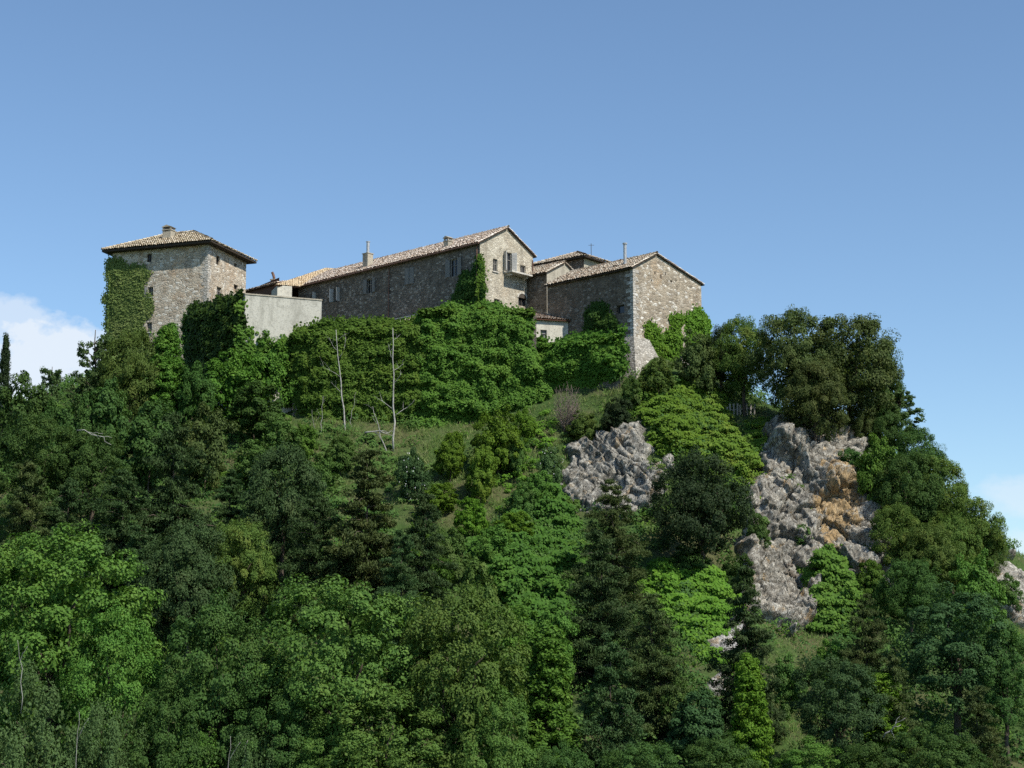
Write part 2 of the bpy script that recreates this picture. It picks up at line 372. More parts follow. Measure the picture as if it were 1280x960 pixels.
def grass_mat():
    k = NT('meadow_grass'); g = k.n('ShaderNodeNewGeometry'); r = g.outputs['Random Per Island']
    col = k.ramp(r, [(0.0, (0.095, 0.185, 0.036)), (0.5, (0.145, 0.240, 0.052)), (0.85, (0.200, 0.260, 0.074)), (1.0, (0.36, 0.32, 0.17))])
    n = k.noise(k.obj(), 0.22, 5, 0.65)
    col = k.mix(k.math('MULTIPLY', k.sstep(n, 0.50, 0.66), 0.6), col, (0.24, 0.225, 0.10))
    p = k.bsdf(col, 0.6, 0.2); t = k.n('ShaderNodeBsdfTranslucent'); k.l(col, t.inputs[0])
    x = k.n('ShaderNodeMixShader'); x.inputs[0].default_value = 0.4; k.l(p, x.inputs[1]); k.l(t.outputs[0], x.inputs[2]); return k.done(x.outputs[0])
M['grass'] = grass_mat()
def ground_mat():
    k = NT('hillside_soil'); v = k.obj()
    n = k.noise(v, 0.18, 6, 0.65); f = k.noise(v, 2.5, 6, 0.7)
    col = k.mix(k.sstep(n, 0.4, 0.62), (0.052, 0.092, 0.024), (0.095, 0.098, 0.044))
    col = k.mix(k.math('MULTIPLY', k.sstep(f, 0.52, 0.7), 0.7), col, (0.03, 0.042, 0.016))
    return k.done(k.bsdf(col, 0.95, 0.1, k.bump(f, 0.8, 0.25)))
M['ground'] = ground_mat()
def rock_mat(name, orange=0.0, base=(0.34, 0.325, 0.30)):
    k = NT(name); v = k.obj()
    a = k.noise(v, 0.55, 6, 0.68); b = k.noise(k.obj((1, 1, 1), (9, 2, 4)), 2.2, 7, 0.72); c = k.noise(v, 9.0, 4, 0.7)
    col = k.mix(k.sstep(a, 0.38, 0.62), tuple(x*0.6 for x in base), tuple(x*1.25 for x in base))
    col = k.mix(k.math('MULTIPLY', k.sstep(b, 0.47, 0.60), 0.75), col, (0.53, 0.505, 0.435))
    col = k.mix(k.math('MULTIPLY', k.sstep(c, 0.52, 0.62), 0.55), col, (0.13, 0.117, 0.092))
    dk = k.noise(k.obj((1.2, 1.2, 0.5), (3, 8, 1)), 0.9, 6, 0.7)
    col = k.mix(k.math('MULTIPLY', k.sstep(dk, 0.52, 0.66), 0.6), col, (0.15, 0.134, 0.105))
    lich = k.noise(k.obj((1, 1, 0.7), (1, 5, 2)), 0.75, 6, 0.7)
    lm = k.math('MULTIPLY', k.sstep(lich, 0.56, 0.64), 0.45)
    if orange:
        # ochre lichen grows on one rib of the cliff (a patch of its own, in the rock's coordinates)
        s = k.n('ShaderNodeSeparateXYZ'); k.l(v, s.inputs[0])
        dx = k.math('DIVIDE', k.math('SUBTRACT', k.math('SUBTRACT', s.outputs[0], k.math('MULTIPLY', k.math('SUBTRACT', s.outputs[2], orange[1]), 0.22)), orange[0]), orange[2]); dz = k.math('DIVIDE', k.math('SUBTRACT', s.outputs[2], orange[1]), orange[3])
        d = k.math('ADD', k.math('MULTIPLY', dx, dx), k.math('MULTIPLY', dz, dz))
        rib = k.math('SUBTRACT', 1.0, d, True)
        lm = k.math('MAXIMUM', lm, k.math('MULTIPLY', k.sstep(k.math('ADD', rib, k.math('MULTIPLY', k.math('SUBTRACT', lich, 0.5), 4.5)), 0.35, 0.75), 0.72))
    col = k.mix(lm, col, k.ramp(b, [(0.35, (0.30, 0.185, 0.07)), (0.6, (0.44, 0.29, 0.12))]))
    sv = k.obj((1.6, 1.6, 0.55)); sn = k.n('ShaderNodeTexNoise'); sn.inputs['Scale'].default_value = 1.5; sn.inputs['Detail'].default_value = 5; k.l(sv, sn.inputs['Vector'])
    sm = k.n('ShaderNodeVectorMath', operation='MULTIPLY_ADD'); k.l(sn.outputs[1], sm.inputs[0]); sm.inputs[1].default_value = (0.8, 0.8, 0.8); k.l(sv, sm.inputs[2])
    v1 = k.vor(sm.outputs[0], 1.3, 'DISTANCE_TO_EDGE'); v2 = k.vor(sm.outputs[0], 4.2, 'DISTANCE_TO_EDGE')
    h = k.math('ADD', k.math('MULTIPLY', b, 0.8), k.math('ADD', k.math('MULTIPLY', c, 0.5), k.math('ADD', k.math('MULTIPLY', k.sstep(v1.outputs['Distance'], 0.0, 0.05), 0.9), k.math('MULTIPLY', k.sstep(v2.outputs['Distance'], 0.0, 0.08), 0.5))))
    col = k.mix(k.math('SUBTRACT', 1.0, k.sstep(v1.outputs['Distance'], 0.0, 0.03), True), col, (0.07, 0.065, 0.055))
    return k.done(k.bsdf(col, 0.92, 0.15, k.bump(h, 0.75, 0.13)))

# ------------------------------------------------------------------ terrain
TY = np.array([-60, 0, 40, 70, 85, 98, 112, 120, 130, 140, 147, 151, 156, 165, 180, 200, 230, 270], float)
TX = np.array([-140, -95, -70, -50, -40, -30, -20, -10, 0, 8, 13, 20, 27, 34, 40, 46, 54, 75, 140], float)
TZ = {
 -140: [1, -1.7, -9, -13, -12, -8, -4, -1, 2, 4, 5, 6, 7, 8, 6, 2, -4, -10],
 -95: [1, -1.7, -9, -13, -11.5, -7, -1, 2.5, 6, 9, 11, 12.5, 14, 15, 14, 10, 2, -8],
 -70: [1, -1.7, -9, -13, -10.5, -5, 1.5, 5, 9.5, 13.5, 16, 17.5, 18.5, 19, 18, 13, 4, -8],
 -50: [1, -1.7, -9, -13, -10, -4.5, 2, 6, 11, 16, 19, 20.5, 22.5, 24, 22, 17, 6, -8],
 -40: [1, -1.7, -9, -13, -10.5, -5.5, 1, 5, 10.5, 16, 19.5, 21.5, 25, 29.5, 29, 20, 8, -8],
 -30: [1, -1.7, -9, -13, -10.5, -6, .5, 4.5, 10, 16, 20, 22, 27, 30, 30, 24, 8, -8],
 -20: [1, -1.7, -9, -13, -10.5, -6, 0, 4, 9.5, 16, 20.5, 22.5, 29, 30, 30, 28, 10, -8],
 -10: [1, -1.7, -9, -13, -10.5, -6, 0, 4, 9.5, 16, 20.5, 22.5, 29, 30, 30, 29, 12, -8],
 0: [1, -1.7, -9, -13, -10.5, -6, 0, 4, 9.5, 16.5, 21, 23, 29, 30, 30, 29, 12, -8],
 8: [1, -1.7, -9, -13, -10.5, -6, -.5, 3.5, 9.5, 17, 24, 27.5, 29, 29.5, 30, 28, 12, -8],
 13: [1, -1.7, -9, -13, -10.5, -6, -1, 3, 9.5, 18.5, 25.5, 28.5, 29.5, 29.5, 29, 24, 10, -8],
 20: [1, -1.7, -9, -13, -10.5, -6.5, -1.5, 1.5, 7, 17.5, 22.5, 25, 26, 25, 22, 15, 5, -9],
 27: [1, -1.7, -9, -13, -11, -7, -2, 1, 7, 18.5, 21.5, 22, 21.5, 19, 15, 8, 0, -9],
 34: [1, -1.7, -9, -13, -11, -7.5, -3, 0, 5, 14.5, 18.5, 19.3, 18, 13, 8, 2, -3, -9],
 40: [1, -1.7, -9, -13, -11, -8, -4, -1, 3.5, 9.5, 12.5, 12.5, 11, 7, 2, -3, -6, -9],
 46: [1, -1.7, -9, -13, -11, -8.5, -5, -2.5, 1, 6, 8, 8, 6, 0, -3, -6, -8, -10],
 54: [1, -1.7, -9, -13, -11.5, -9.5, -7, -5.5, -3.5, -2, -1.5, -2, -3, -5, -7, -8, -9, -10],
 75: [1, -1.7, -9, -13, -12, -11, -9, -8, -7, -6.5, -6.5, -7, -7.5, -8, -9, -10, -11, -11],
 140: [1, -1.7, -9, -13, -13, -12.5, -12, -12, -12, -12, -12, -12, -12, -12, -12, -12, -12, -12]}
Zc = np.array([TZ[int(x)] for x in TX])
GX = np.arange(-140, 141, 1.0); GY = np.arange(-60, 271, 1.0)
tmp = np.stack([np.interp(GY, TY, row) for row in Zc]); GZ = np.stack([np.interp(GX, TX, tmp[:, j]) for j in range(len(GY))], 1)
kr = np.exp(-0.5*(np.arange(-6, 7)/1.6)**2); kr /= kr.sum()
pad = np.pad(GZ, 6, 'edge')
pad = np.apply_along_axis(lambda r: np.convolve(r, kr, 'valid'), 0, pad); GZ = np.apply_along_axis(lambda r: np.convolve(r, kr, 'valid'), 1, pad)
def terrain(x, y, rough=True):
    x = np.asarray(x, float); y = np.asarray(y, float)
    cx = np.clip(x, -139.99, 139.99); cyy = np.clip(y, -59.99, 269.99)
    i = np.floor(cx+140).astype(int); j = np.floor(cyy+60).astype(int); fx = cx+140-i; fy = cyy+60-j
    z = GZ[i, j]*(1-fx)*(1-fy)+GZ[i+1, j]*fx*(1-fy)+GZ[i, j+1]*(1-fx)*fy+GZ[i+1, j+1]*fx*fy
    far = np.clip(np.maximum(np.abs(x)-140, np.maximum(y-270, -60-y))/250, 0, 1); far = far*far*(3-2*far)
    z = z*(1-far)+far*(-12)
    if rough:
        P = np.stack([x, y, 0*x], -1)
        on = np.clip((y-75)/15, 0, 1)*np.clip((168-y)/8, 0, 1)
        z = z+fbm(P/7.0, 4, 3)*1.3*on+fbm(P/1.6, 2, 9)*0.25*on
    return z
def tnormal(x, y, h=0.6):
    dx = (terrain(x+h, y)-terrain(x-h, y))/(2*h); dy = (terrain(x, y+h)-terrain(x, y-h))/(2*h)
    return norm(np.stack([-dx, -dy, np.ones_like(dx)], -1))
def hit(px, py):
    Y = np.arange(30, 240, 0.4); u = (px-640)/FPX; v = (480-py)/FPX
    t = Y/(CP-v*SP); X = u*t; Z = t*(SP+v*CP)
    k = np.nonzero(terrain(X, Y) > Z)[0]
    i = k[0] if len(k) else len(Y)-1
    return np.array([X[i], Y[i], float(terrain(X[i:i+1], Y[i:i+1])[0])])

def axis(lo, hi, step, far):
    a = list(np.arange(lo, hi+1e-6, step)); s = step; q = hi
    while q < far: s *= 1.45; q += s; a.append(q)
    s = step; q = lo
    while q > -far: s *= 1.45; q -= s; a.insert(0, q)
    return np.array(a)
ax_, ay_ = axis(-72, 58, 0.9, 5000), axis(76, 172, 0.9, 5000)
gx, gy = np.meshgrid(ax_, ay_, indexing='ij')
gz = terrain(gx.ravel(), gy.ravel())
nx, ny = gx.shape; idx = np.arange(nx*ny).reshape(nx, ny)
Q = np.stack([idx[:-1, :-1], idx[1:, :-1], idx[1:, 1:], idx[:-1, 1:]], -1).reshape(-1, 4)
o = link('ground', raw_mesh('ground', np.stack([gx.ravel(), gy.ravel(), gz], -1), Q, [M['ground']], True))
tag(o, 'green and brown soil of the steep castle hill and the valley below', kind='structure')

# ------------------------------------------------------------------ building helpers
def v3(p, z): return np.array([p[0], p[1], z], float)
class Face:
    """a vertical wall plane: origin O (xy), unit direction e, outward normal n"""
    def __init__(s, O, e, n): s.O = np.asarray(O, float)[:2]; s.e = np.asarray(e, float); s.n = np.asarray(n, float)
    def P(s, a, z, d=0.0): q = s.O+s.e*a+s.n*d; return np.array([q[0], q[1], z])
    def loc(s, px, py):
        r = at(px, py, 1.0); t = (s.O@s.n)/(r[:2]@s.n); p = r*t
        return float((p[:2]-s.O)@s.e), float(p[2])
    def v(s, w): return np.array([w[0], w[1], 0.0])
    @property
    def e3(s): return np.array([s.e[0], s.e[1], 0.0])
    @property
    def n3(s): return np.array([s.n[0], s.n[1], 0.0])
UP = np.array([0, 0, 1.0])
def wall_grid(mb, F, L, z0, z1, ops=(), depth=0.28, m=0):
    S = sorted({0.0, L, *[o[0] for o in ops], *[o[1] for o in ops]}); Z = sorted({z0, z1, *[o[2] for o in ops], *[o[3] for o in ops]})
    flip = np.cross(F.e3, UP)@F.n3 < 0
    def q(p): mb.poly(p[::-1] if flip else p, m)
    for i in range(len(S)-1):
        for j in range(len(Z)-1):
            cs, cz = (S[i]+S[i+1])/2, (Z[j]+Z[j+1])/2
            if any(o[0] < cs < o[1] and o[2] < cz < o[3] for o in ops): continue
            q([F.P(S[i], Z[j]), F.P(S[i+1], Z[j]), F.P(S[i+1], Z[j+1]), F.P(S[i], Z[j+1])])
    for a, b, c, d in [o[:4] for o in ops]:
        q([F.P(a, c), F.P(b, c), F.P(b, c, -depth), F.P(a, c, -depth)])
        q([F.P(a, d, -depth), F.P(b, d, -depth), F.P(b, d), F.P(a, d)])
        q([F.P(a, c), F.P(a, c, -depth), F.P(a, d, -depth), F.P(a, d)])
        q([F.P(b, c, -depth), F.P(b, c), F.P(b, d), F.P(b, d, -depth)])
def tile_arrays(P0, e, s, n, L, S, pitch=0.23, expo=0.36, r=0.115, vmax=None, seed=0, jit=1.0):
    rng = np.random.default_rng(seed)
    nu, nv = max(1, int(round(L/pitch))), max(1, int(math.ceil(S/expo)))
    pu = L/nu
    I, J = np.meshgrid(np.arange(nu), np.arange(nv), indexing='ij'); I = I.ravel(); J = J.ravel()
    u = (I+0.5)*pu; v = J*expo
    lim = np.full(len(u), S) if vmax is None else vmax(u)
    k = v < lim-0.05; u, v, lim = u[k], v[k], lim[k]
    v1 = np.minimum(v+expo*1.2, lim)
    n_ = len(u); ju = rng.normal(0, 0.014*jit, n_); jv = rng.normal(0, 0.02*jit, n_); jh = rng.normal(0, 0.012*jit, n_)
    A = np.linspace(0, math.pi, 5)
    V = np.zeros((n_, 2, 5, 3))
    for k2, (vv, rr, hh) in enumerate(((v+jv, r*1.08, 0.045+jh), (v1, r*0.88, 0.0+jh*0))):
        for q, a in enumerate(A):
            c = u+ju+rr*math.cos(a); h = hh+rr*0.85*math.sin(a)
            V[:, k2, q] = P0+c[:, None]*e+vv[:, None]*s+h[:, None]*n
    b = (np.arange(n_)*10)[:, None]
    Qs = np.concatenate([b+np.array([q, q+1, q+6, q+5]) for q in range(4)], 0)
    return V.reshape(-1, 3), Qs
def cap_row(P0, P1, up, r=0.15, seed=0, step=0.4):
    d = np.asarray(P1)-P0; L = np.linalg.norm(d); d = d/L; side = np.cross(d, up); side /= np.linalg.norm(side); nn = np.cross(side, d)
    return tile_arrays(P0-side*0.12, side, d, nn if nn[2] > 0 else -nn, 0.24, L, 0.24, step, r, None, seed)
def tiles_obj(name, parts, mat, parent, origin):
    Vs, Qs, k = [], [], 0
    for V, Q in parts: Vs.append(V-np.asarray(origin)); Qs.append(Q+k); k += len(V)
    return link(name, raw_mesh(name, np.concatenate(Vs), np.concatenate(Qs), [mat]), parent)
def window(root, org, F, s, z, w, h, mat='frame', depth=0.2, shutters=None, sill=True, bars=1, smat='shutter', glass='glass'):
    """window part with its sub-parts; s, z = centre on the wall"""
    a, b, c, d = s-w/2, s+w/2, z-h/2, z+h/2; t = 0.07; f = MB()
    e3, n3 = F.e3, F.n3
    def bar(s0, s1, z0, z1): f.box(F.P(s0, z0, -depth), e3*(s1-s0), UP*(z1-z0), n3*0.06)
    bar(a, b, c, c+t); bar(a, b, d-t, d); bar(a, a+t, c+t, d-t); bar(b-t, b, c+t, d-t)
    for i in range(bars): x = a+(b-a)*(i+1)/(bars+1); bar(x-0.03, x+0.03, c+t, d-t)
    bar(a+t, b-t, z+h*0.12-0.02, z+h*0.12+0.02) if h > 0.9 else None
    wo_ = f.build('window', M[mat], root, org)
    g = MB(); g.box(F.P(a+0.02, c+0.02, -depth-0.05), e3*(w-0.04), UP*(h-0.04), n3*0.03); g.build('pane', M[glass], wo_, org)
    if sill:
        q = MB(); q.box(F.P(a-0.1, c-0.1, -0.05), e3*(w+0.2), UP*0.1, n3*0.16); q.build('sill', M['sill'], wo_, org)
    if shutters:
        for side, ang in shutters:
            th = R(ang); hx = a if side < 0 else b
            dirv = (-e3 if side < 0 else e3)*(-math.cos(th))+n3*math.sin(th)   # 0 = shut, 180 = flat on the wall
            thick = np.cross(dirv, UP)*0.05
            lw = w/2*0.98
            q = MB(); base = F.P(hx, c+0.01, 0.04)
            q.box(base, dirv*lw, UP*(h-0.02), thick)
            nsl = max(3, int(h/0.16))
            for i in range(nsl):
                zz = 0.06+i*(h-0.14)/nsl
                q.box(base+UP*zz+dirv*0.05-thick*0.25, dirv*(lw-0.1), UP*0.07, thick*1.5)
            q.build('shutter', M[smat], wo_, org)
    return wo_
def op(s, z, w, h): return (s-w/2, s+w/2, z-h/2, z+h/2)
def rot2(deg): return np.array([-math.cos(R(deg)), math.sin(R(deg))]), np.array([math.sin(R(deg)), math.cos(R(deg))])

def gabled(name, label, cat, C, deg, a, W, z0, ze, at_, za, ze2, wallL, wallG, tile, opsL=(), opsG=(), ov=0.45, og=0.25, seed=0, quoin=False, extra_rows=True, soffit='wood', group=None):
    """near corner C, long side L to the left and back, gable G to the right and back"""
    L, G = rot2(deg); C = np.asarray(C)[:2]
    org = v3(C, z0); root = empty(name, org, label, cat, group)
    FL = Face(C, L, -G); FG = Face(C, G, -L)
    m = MB(); wall_grid(m, FL, a, z0, ze, opsL, 0.3, 0); m2 = m
    zlo = min(ze, ze2)
    wall_grid(m, FG, W, z0, zlo, opsG, 0.3, 1)
    gp = [FG.P(0, zlo), FG.P(W, zlo)] + ([FG.P(W, ze2)] if ze2 > zlo else []) + [FG.P(at_, za)] + ([FG.P(0, ze)] if ze > zlo else [])
    m.poly(gp, 1)
    FB = Face(C+G*W, L, G); wall_grid(m, FB, a, z0, ze2, (), 0.3, 0)
    FE = Face(C+L*a, G, L); m.poly([FE.P(W, z0), FE.P(0, z0), FE.P(0, ze), FE.P(at_, za), FE.P(W, ze2)], 1)
    m.build('wall', [M[wallL], M[wallG]], root, org)
    if quoin:
        q = MB(); z = z0; i = 0; rng = random.Random(seed+4)
        while z < ze-0.3:
            h = rng.uniform(0.26, 0.42); l1, l2 = (0.75, 0.4) if i % 2 else (0.4, 0.75); l1 *= rng.uniform(0.8, 1.2); l2 *= rng.uniform(0.8, 1.2)
            h2 = min(h-0.03, ze-0.02-z)
            q.box(v3(C-G*0.025-L*0.025, z), v3(L*l1, 0), v3(G*l2, 0), UP*h2)
            z += h; i += 1
        q.build('corner_stones', M['quoin'], root, org)
    parts = []; slab = MB(); h0 = 0.10
    L3, G3 = v3(L, 0), v3(G, 0)
    for (t0, t1, zz0, sgn) in ((0.0, at_, ze, 1), (W, at_, ze2, -1)):
        run = abs(t1-t0); sl = np.array([G[0]*sgn*run, G[1]*sgn*run, za-zz0]); S0 = np.linalg.norm(sl); s = sl/S0
        P0 = v3(C+G*t0-L*og, zz0)-s*ov; S = S0+ov; e = L3; n = np.cross(e, s); n = n if n[2] > 0 else -n
        P0 = P0+n*h0
        Vt, Qt = tile_arrays(P0+n*0.02, e, s, n, a+2*og, S, seed=seed+(1 if sgn > 0 else 2)); parts.append((Vt, Qt))
        slab.box(P0-n*h0*0.98, e*(a+2*og), s*(S-0.05), n*h0*0.9)
    parts.append(cap_row(v3(C+G*at_-L*og, za+h0+0.06), v3(C+G*at_+L*(a+og), za+h0+0.06), UP, 0.15, seed+3))
    roof = tiles_obj('roof', parts, M[tile], root, org)
    slab.build('roof_boards', M[soffit], roof, org)
    return root, org, FL, FG, FB, roof
def hipped(name, label, cat, C, deg, a, W, z0, ze, rise, ov, wallL, wallG, tile, opsL=(), opsG=(), seed=0, fascia=0.16, quoin=False):
    L, G = rot2(deg); C = np.asarray(C)[:2]; org = v3(C, z0); root = empty(name, org, label, cat)
    FL = Face(C, L, -G); FG = Face(C, G, -L)
    m = MB(); wall_grid(m, FL, a, z0, ze, opsL, 0.3, 0); wall_grid(m, FG, W, z0, ze, opsG, 0.3, 1)
    wall_grid(m, Face(C+G*W, L, G), a, z0, ze, (), 0.3, 0); wall_grid(m, Face(C+L*a, G, L), W, z0, ze, (), 0.3, 1)
    m.build('wall', [M[wallL], M[wallG]], root, org)
    if quoin:
        q = MB(); z = z0; i = 0; rng = random.Random(seed+4)
        while z < ze-0.3:
            h = rng.uniform(0.28, 0.42); l1, l2 = (0.7, 0.4) if i % 2 else (0.4, 0.7)
            q.box(v3(C-G*0.02-L*0.02, z), v3(L*l1*rng.uniform(.8, 1.2), 0), v3(G*l2*rng.uniform(.8, 1.2), 0), UP*min(h-0.03, ze-0.02-z)); z += h; i += 1
        q.build('corner_stones', M['quoin'], root, org)
    A, B = a+2*ov, W+2*ov; O = C-L*ov-G*ov; hp = min(A, B)/2; zt = ze+rise
    def p(la, gb, z): q = O+L*la+G*gb; return np.array([q[0], q[1], z])
    if A >= B: r1, r2 = p(hp, hp, zt), p(A-hp, hp, zt)
    else: r1, r2 = p(hp, hp, zt), p(hp, B-hp, zt)
    E = [p(0, 0, ze), p(A, 0, ze), p(A, B, ze), p(0, B, ze)]; E2 = [q-UP*fascia for q in E]
    b = MB(); b.poly(E2[::-1])
    for i in range(4): b.poly([E2[i], E2[(i+1) % 4], E[(i+1) % 4], E[i]])
    lift = UP*-0.005
    if A >= B: fs = [[E[0], E[1], r2, r1], [E[1], E[2], r2], [E[2], E[3], r1, r2], [E[3], E[0], r1]]
    else: fs = [[E[0], E[1], r1], [E[1], E[2], r2, r1], [E[2], E[3], r2], [E[3], E[0], r1, r2]]
    for f in fs: b.poly([q+lift for q in f])
    parts = []
    for i in range(4):
        P0, P1 = E[i], E[(i+1) % 4]; e = (P1-P0); Le = np.linalg.norm(e); e = e/Le
        inw = np.cross(UP, e); cen = sum(E)/4
        if inw@(cen-P0) < 0: inw = -inw
        s = inw*hp+UP*rise; S = np.linalg.norm(s); s = s/S; n = np.cross(e, s); n = n if n[2] > 0 else -n
        parts.append(tile_arrays(P0+n*0.03-s*0.08, e, s, n, Le, S, seed=seed+i, vmax=lambda u, Le=Le, S=S: S*np.minimum(1.0, np.minimum(u, Le-u)/hp)+0.02))
    for i, r in enumerate([r1, r2, r2, r1] if A >= B else [r1, r1, r2, r2]): parts.append(cap_row(E[i]+UP*0.08, r+UP*0.1, UP, 0.15, seed+9+i))
    if np.linalg.norm(r1-r2) > 0.5: parts.append(cap_row(r1+UP*0.12, r2+UP*0.12, UP, 0.15, seed+20))
    roof = tiles_obj('roof', parts, M[tile], root, org); b.build('roof_boards', M['wood'], roof, org)
    return root, org, FL, FG, roof, r1, r2
def chimney(parent, org, P, deg, w, d, h, mat, top='cap', name='chimney'):
    L, G = rot2(deg); L3, G3 = v3(L, 0), v3(G, 0); m = MB(); P = np.asarray(P, float)
    b = P-L3*w/2-G3*d/2
    m.box(b-UP*0.8, L3*w, G3*d, UP*(h+0.8))
    m.box(b-L3*0.06-G3*0.06+UP*h, L3*(w+0.12), G3*(d+0.12), UP*0.08)
    if top == 'cap':
        for i in (0, 1):
            for j in (0, 1): m.box(b+L3*(i*(w-0.14))+G3*(j*(d-0.14))+UP*(h+0.08), L3*0.14, G3*0.14, UP*0.26)
        c = b+UP*(h+0.34)
        r1 = c+L3*w/2-G3*0.1+UP*0.22; r2 = r1+G3*(d+0.2)
        p0, p1, p2, p3 = c-L3*0.1-G3*0.1, c+L3*(w+0.1)-G3*0.1, c+L3*(w+0.1)+G3*(d+0.1), c-L3*0.1+G3*(d+0.1)
        for f in ([p0, p1, r1], [p1, p2, r2, r1], [p2, p3, r2], [p3, p0, r1, r2], [p3, p2, p1, p0]): m.poly(f)
    return m.build(name, M[mat], parent, org)

# ------------------------------------------------------------------ the stone tower
DT = 19.0
Ct = at(257, 430, 165.5); Lt, Gt = rot2(DT)
zt0 = 27.0; zte = float(at(258, 303.5, 165.6)[2])
FLt, FGt = Face(Ct, Lt, -Gt), Face(Ct, Gt, -Lt)
tw = {}
for k, (F, px, py, w, h) in {'a': (FLt, 186.5, 322.5, .55, .85), 'b': (FLt, 188, 365, .62, 1.05), 'c': (FLt, 186.5, 409, .6, 1.0), 'd': (FGt, 272.5, 325.5, .75, .9), 'e': (FGt, 274, 365, 1.0, 1.0), 'f': (FGt, 294.5, 331.5, .6, .4), 'g': (FGt, 295, 359, .9, .5)}.items():
    s, z = F.loc(px, py); tw[k] = (F, s, z, w, h)
root, org, FLt, FGt, roof, r1, r2 = hipped('stone_tower', 'square stone tower with an overhanging tiled hip roof, ivy up its left side', 'tower', Ct, DT, 11.0, 8.0, zt0, zte, 2.35, 0.78, 'stone_tower', 'stone_tower', 'tile_tower',
    [op(*tw[k][1:]) for k in 'abc'], [op(*tw[k][1:]) for k in 'defg'], 11, 0.2, True)
for k in 'abcdefg':
    F, s, z, w, h = tw[k]
    window(root, org, F, s, z, w, h, 'frame_dark' if k in 'adfg' else 'frame', 0.22, [(1, 160)] if k == 'b' else None, k in 'bce', 1 if h > .8 else 0)
chb = (r1+r2)/2
ch = chimney(roof, org, at(211, 291.5, 169.6)-UP*0.1, DT, 0.95, 0.9, 0.32, 'plaster_old')
m = MB(); q0 = at(211, 289.5, 169.6); fL = Face(q0, Lt, -Gt); m.box(fL.P(-.2, q0[2]-.05, .46), fL.e3*.42, UP*.5, fL.n3*.012); m.build('chimney_opening_shade', M['frame_dark'], roof, org)  # dark plate painted for the shade inside the chimney opening

# ------------------------------------------------------------------ long farmhouse
DM = 44.0
Cm = at(600, 305, 160.0); Lm, Gm = rot2(DM); zm0 = 27.5; zme = float(at(600, 303, 160)[2]); Wm, am = 7.44, 27.6
FLm, FGm = Face(Cm, Lm, -Gm), Face(Cm, Gm, -Lm)
wl_, wg_ = [], []
for px, py, w, h, sh in ((421, 369, 1.0, 1.45, [(-1, 100), (1, 95)]), (462, 357.5, 0.9, 1.5, [(-1, 178), (1, 174)]), (512, 345, 1.25, 1.7, [(-1, 2), (1, 2)]), (567.5, 334.5, 1.15, 1.75, [(-1, 172), (1, 175)]), (391.5, 375, 0.9, 1.5, [(-1, 95)])):
    s, z = FLm.loc(px, py); wl_.append((s, z, w, h, sh))
for px, py, w, h, sh, kind in ((619, 331.5, .62, 1.25, None, 's'), (635, 327.5, 1.05, 1.95, [(-1, 110), (1, 120)], 'd'), (653.7, 336.5, .75, .8, None, 's'), (621, 378.5, .75, .75, None, 's'), (653, 377, 1.15, .9, None, 'arch')):
    s, z = FGm.loc(px, py); wg_.append((s, z, w, h, sh, kind))
zma = float(at(634.5, 286, 162.7)[2])
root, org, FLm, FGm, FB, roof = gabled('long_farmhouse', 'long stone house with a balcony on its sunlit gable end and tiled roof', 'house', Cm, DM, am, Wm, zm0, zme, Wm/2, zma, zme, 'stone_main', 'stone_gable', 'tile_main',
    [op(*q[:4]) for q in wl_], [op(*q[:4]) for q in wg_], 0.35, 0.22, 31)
for s, z, w, h, sh in wl_: window(root, org, FLm, s, z, w, h, 'frame', 0.2, sh, False, 1, 'shutter_pale' if abs(sh[0][1]-100) < 12 else 'shutter')
for s, z, w, h, sh, kd in wg_:
    if kd == 'd':
        window(root, org, FGm, s, z, w, h, 'frame', 0.2, sh, False, 1, 'shutter_pale')
        b = MB(); sc, zc = FGm.loc(642.5, 344.0)
        b.box(FGm.P(sc-1.45, zc-.08, -.05), FGm.e3*2.9, FGm.n3*1.2, UP*.16); b.box(FGm.P(sc-1.2, zc-.3, 0.0), FGm.e3*.16, FGm.n3*.75, UP*.217); b.box(FGm.P(sc+1.04, zc-.3, 0.0), FGm.e3*.16, FGm.n3*.75, UP*.217)
        bo = b.build('balcony', M['sill'], root, org)
    elif kd == 'arch':
        window(root, org, FGm, s, z, w, h, 'frame_dark', 0.22, None, False, 1)
        b = MB(); n_ = 9; r0, r1_ = w/2, w/2+.2
        for i in range(n_):
            t0, t1 = math.pi*i/n_, math.pi*(i+1)/n_
            pts = [(s+r0*math.cos(t0), z+h/2-.1+r0*.75*math.sin(t0)), (s+r1_*math.cos(t0), z+h/2-.1+r1_*.8*math.sin(t0)), (s+r1_*math.cos(t1), z+h/2-.1+r1_*.8*math.sin(t1)), (s+r0*math.cos(t1), z+h/2-.1+r0*.75*math.sin(t1))]
            fr = [FGm.P(*p, .05) for p in pts]; bk = [FGm.P(*p, -.02) for p in pts]
            b.poly(fr)
            for q in range(4): b.poly([fr[q], bk[q], bk[(q+1) % 4], fr[(q+1) % 4]])
        arc = [(s+r0*math.cos(math.pi*i/12), z+h/2-.1+r0*.75*math.sin(math.pi*i/12)) for i in range(13)]
        b.build('window_arch', M['sill'], root, org)
        b = MB(); b.poly([FGm.P(*p, .015) for p in arc]); b.build('arch_infill', M['frame_dark'], root, org)
    else: window(root, org, FGm, s, z, w, h, 'frame', 0.2, None, True, 1)
for px in (487, 597):
    s, _ = FLm.loc(px, 350); b = MB(); b.tube([FLm.P(s, zme-.15, .12), FLm.P(s, zm0+1.5, .12)], .055, 6)
    for k in range(5): b.tube([FLm.P(s, zme-1-k*1.9, .12), FLm.P(s, zme-1.06-k*1.9, .12)], .075, 6)
    b.build('drainpipe', M['pipe_rust'], root, org)
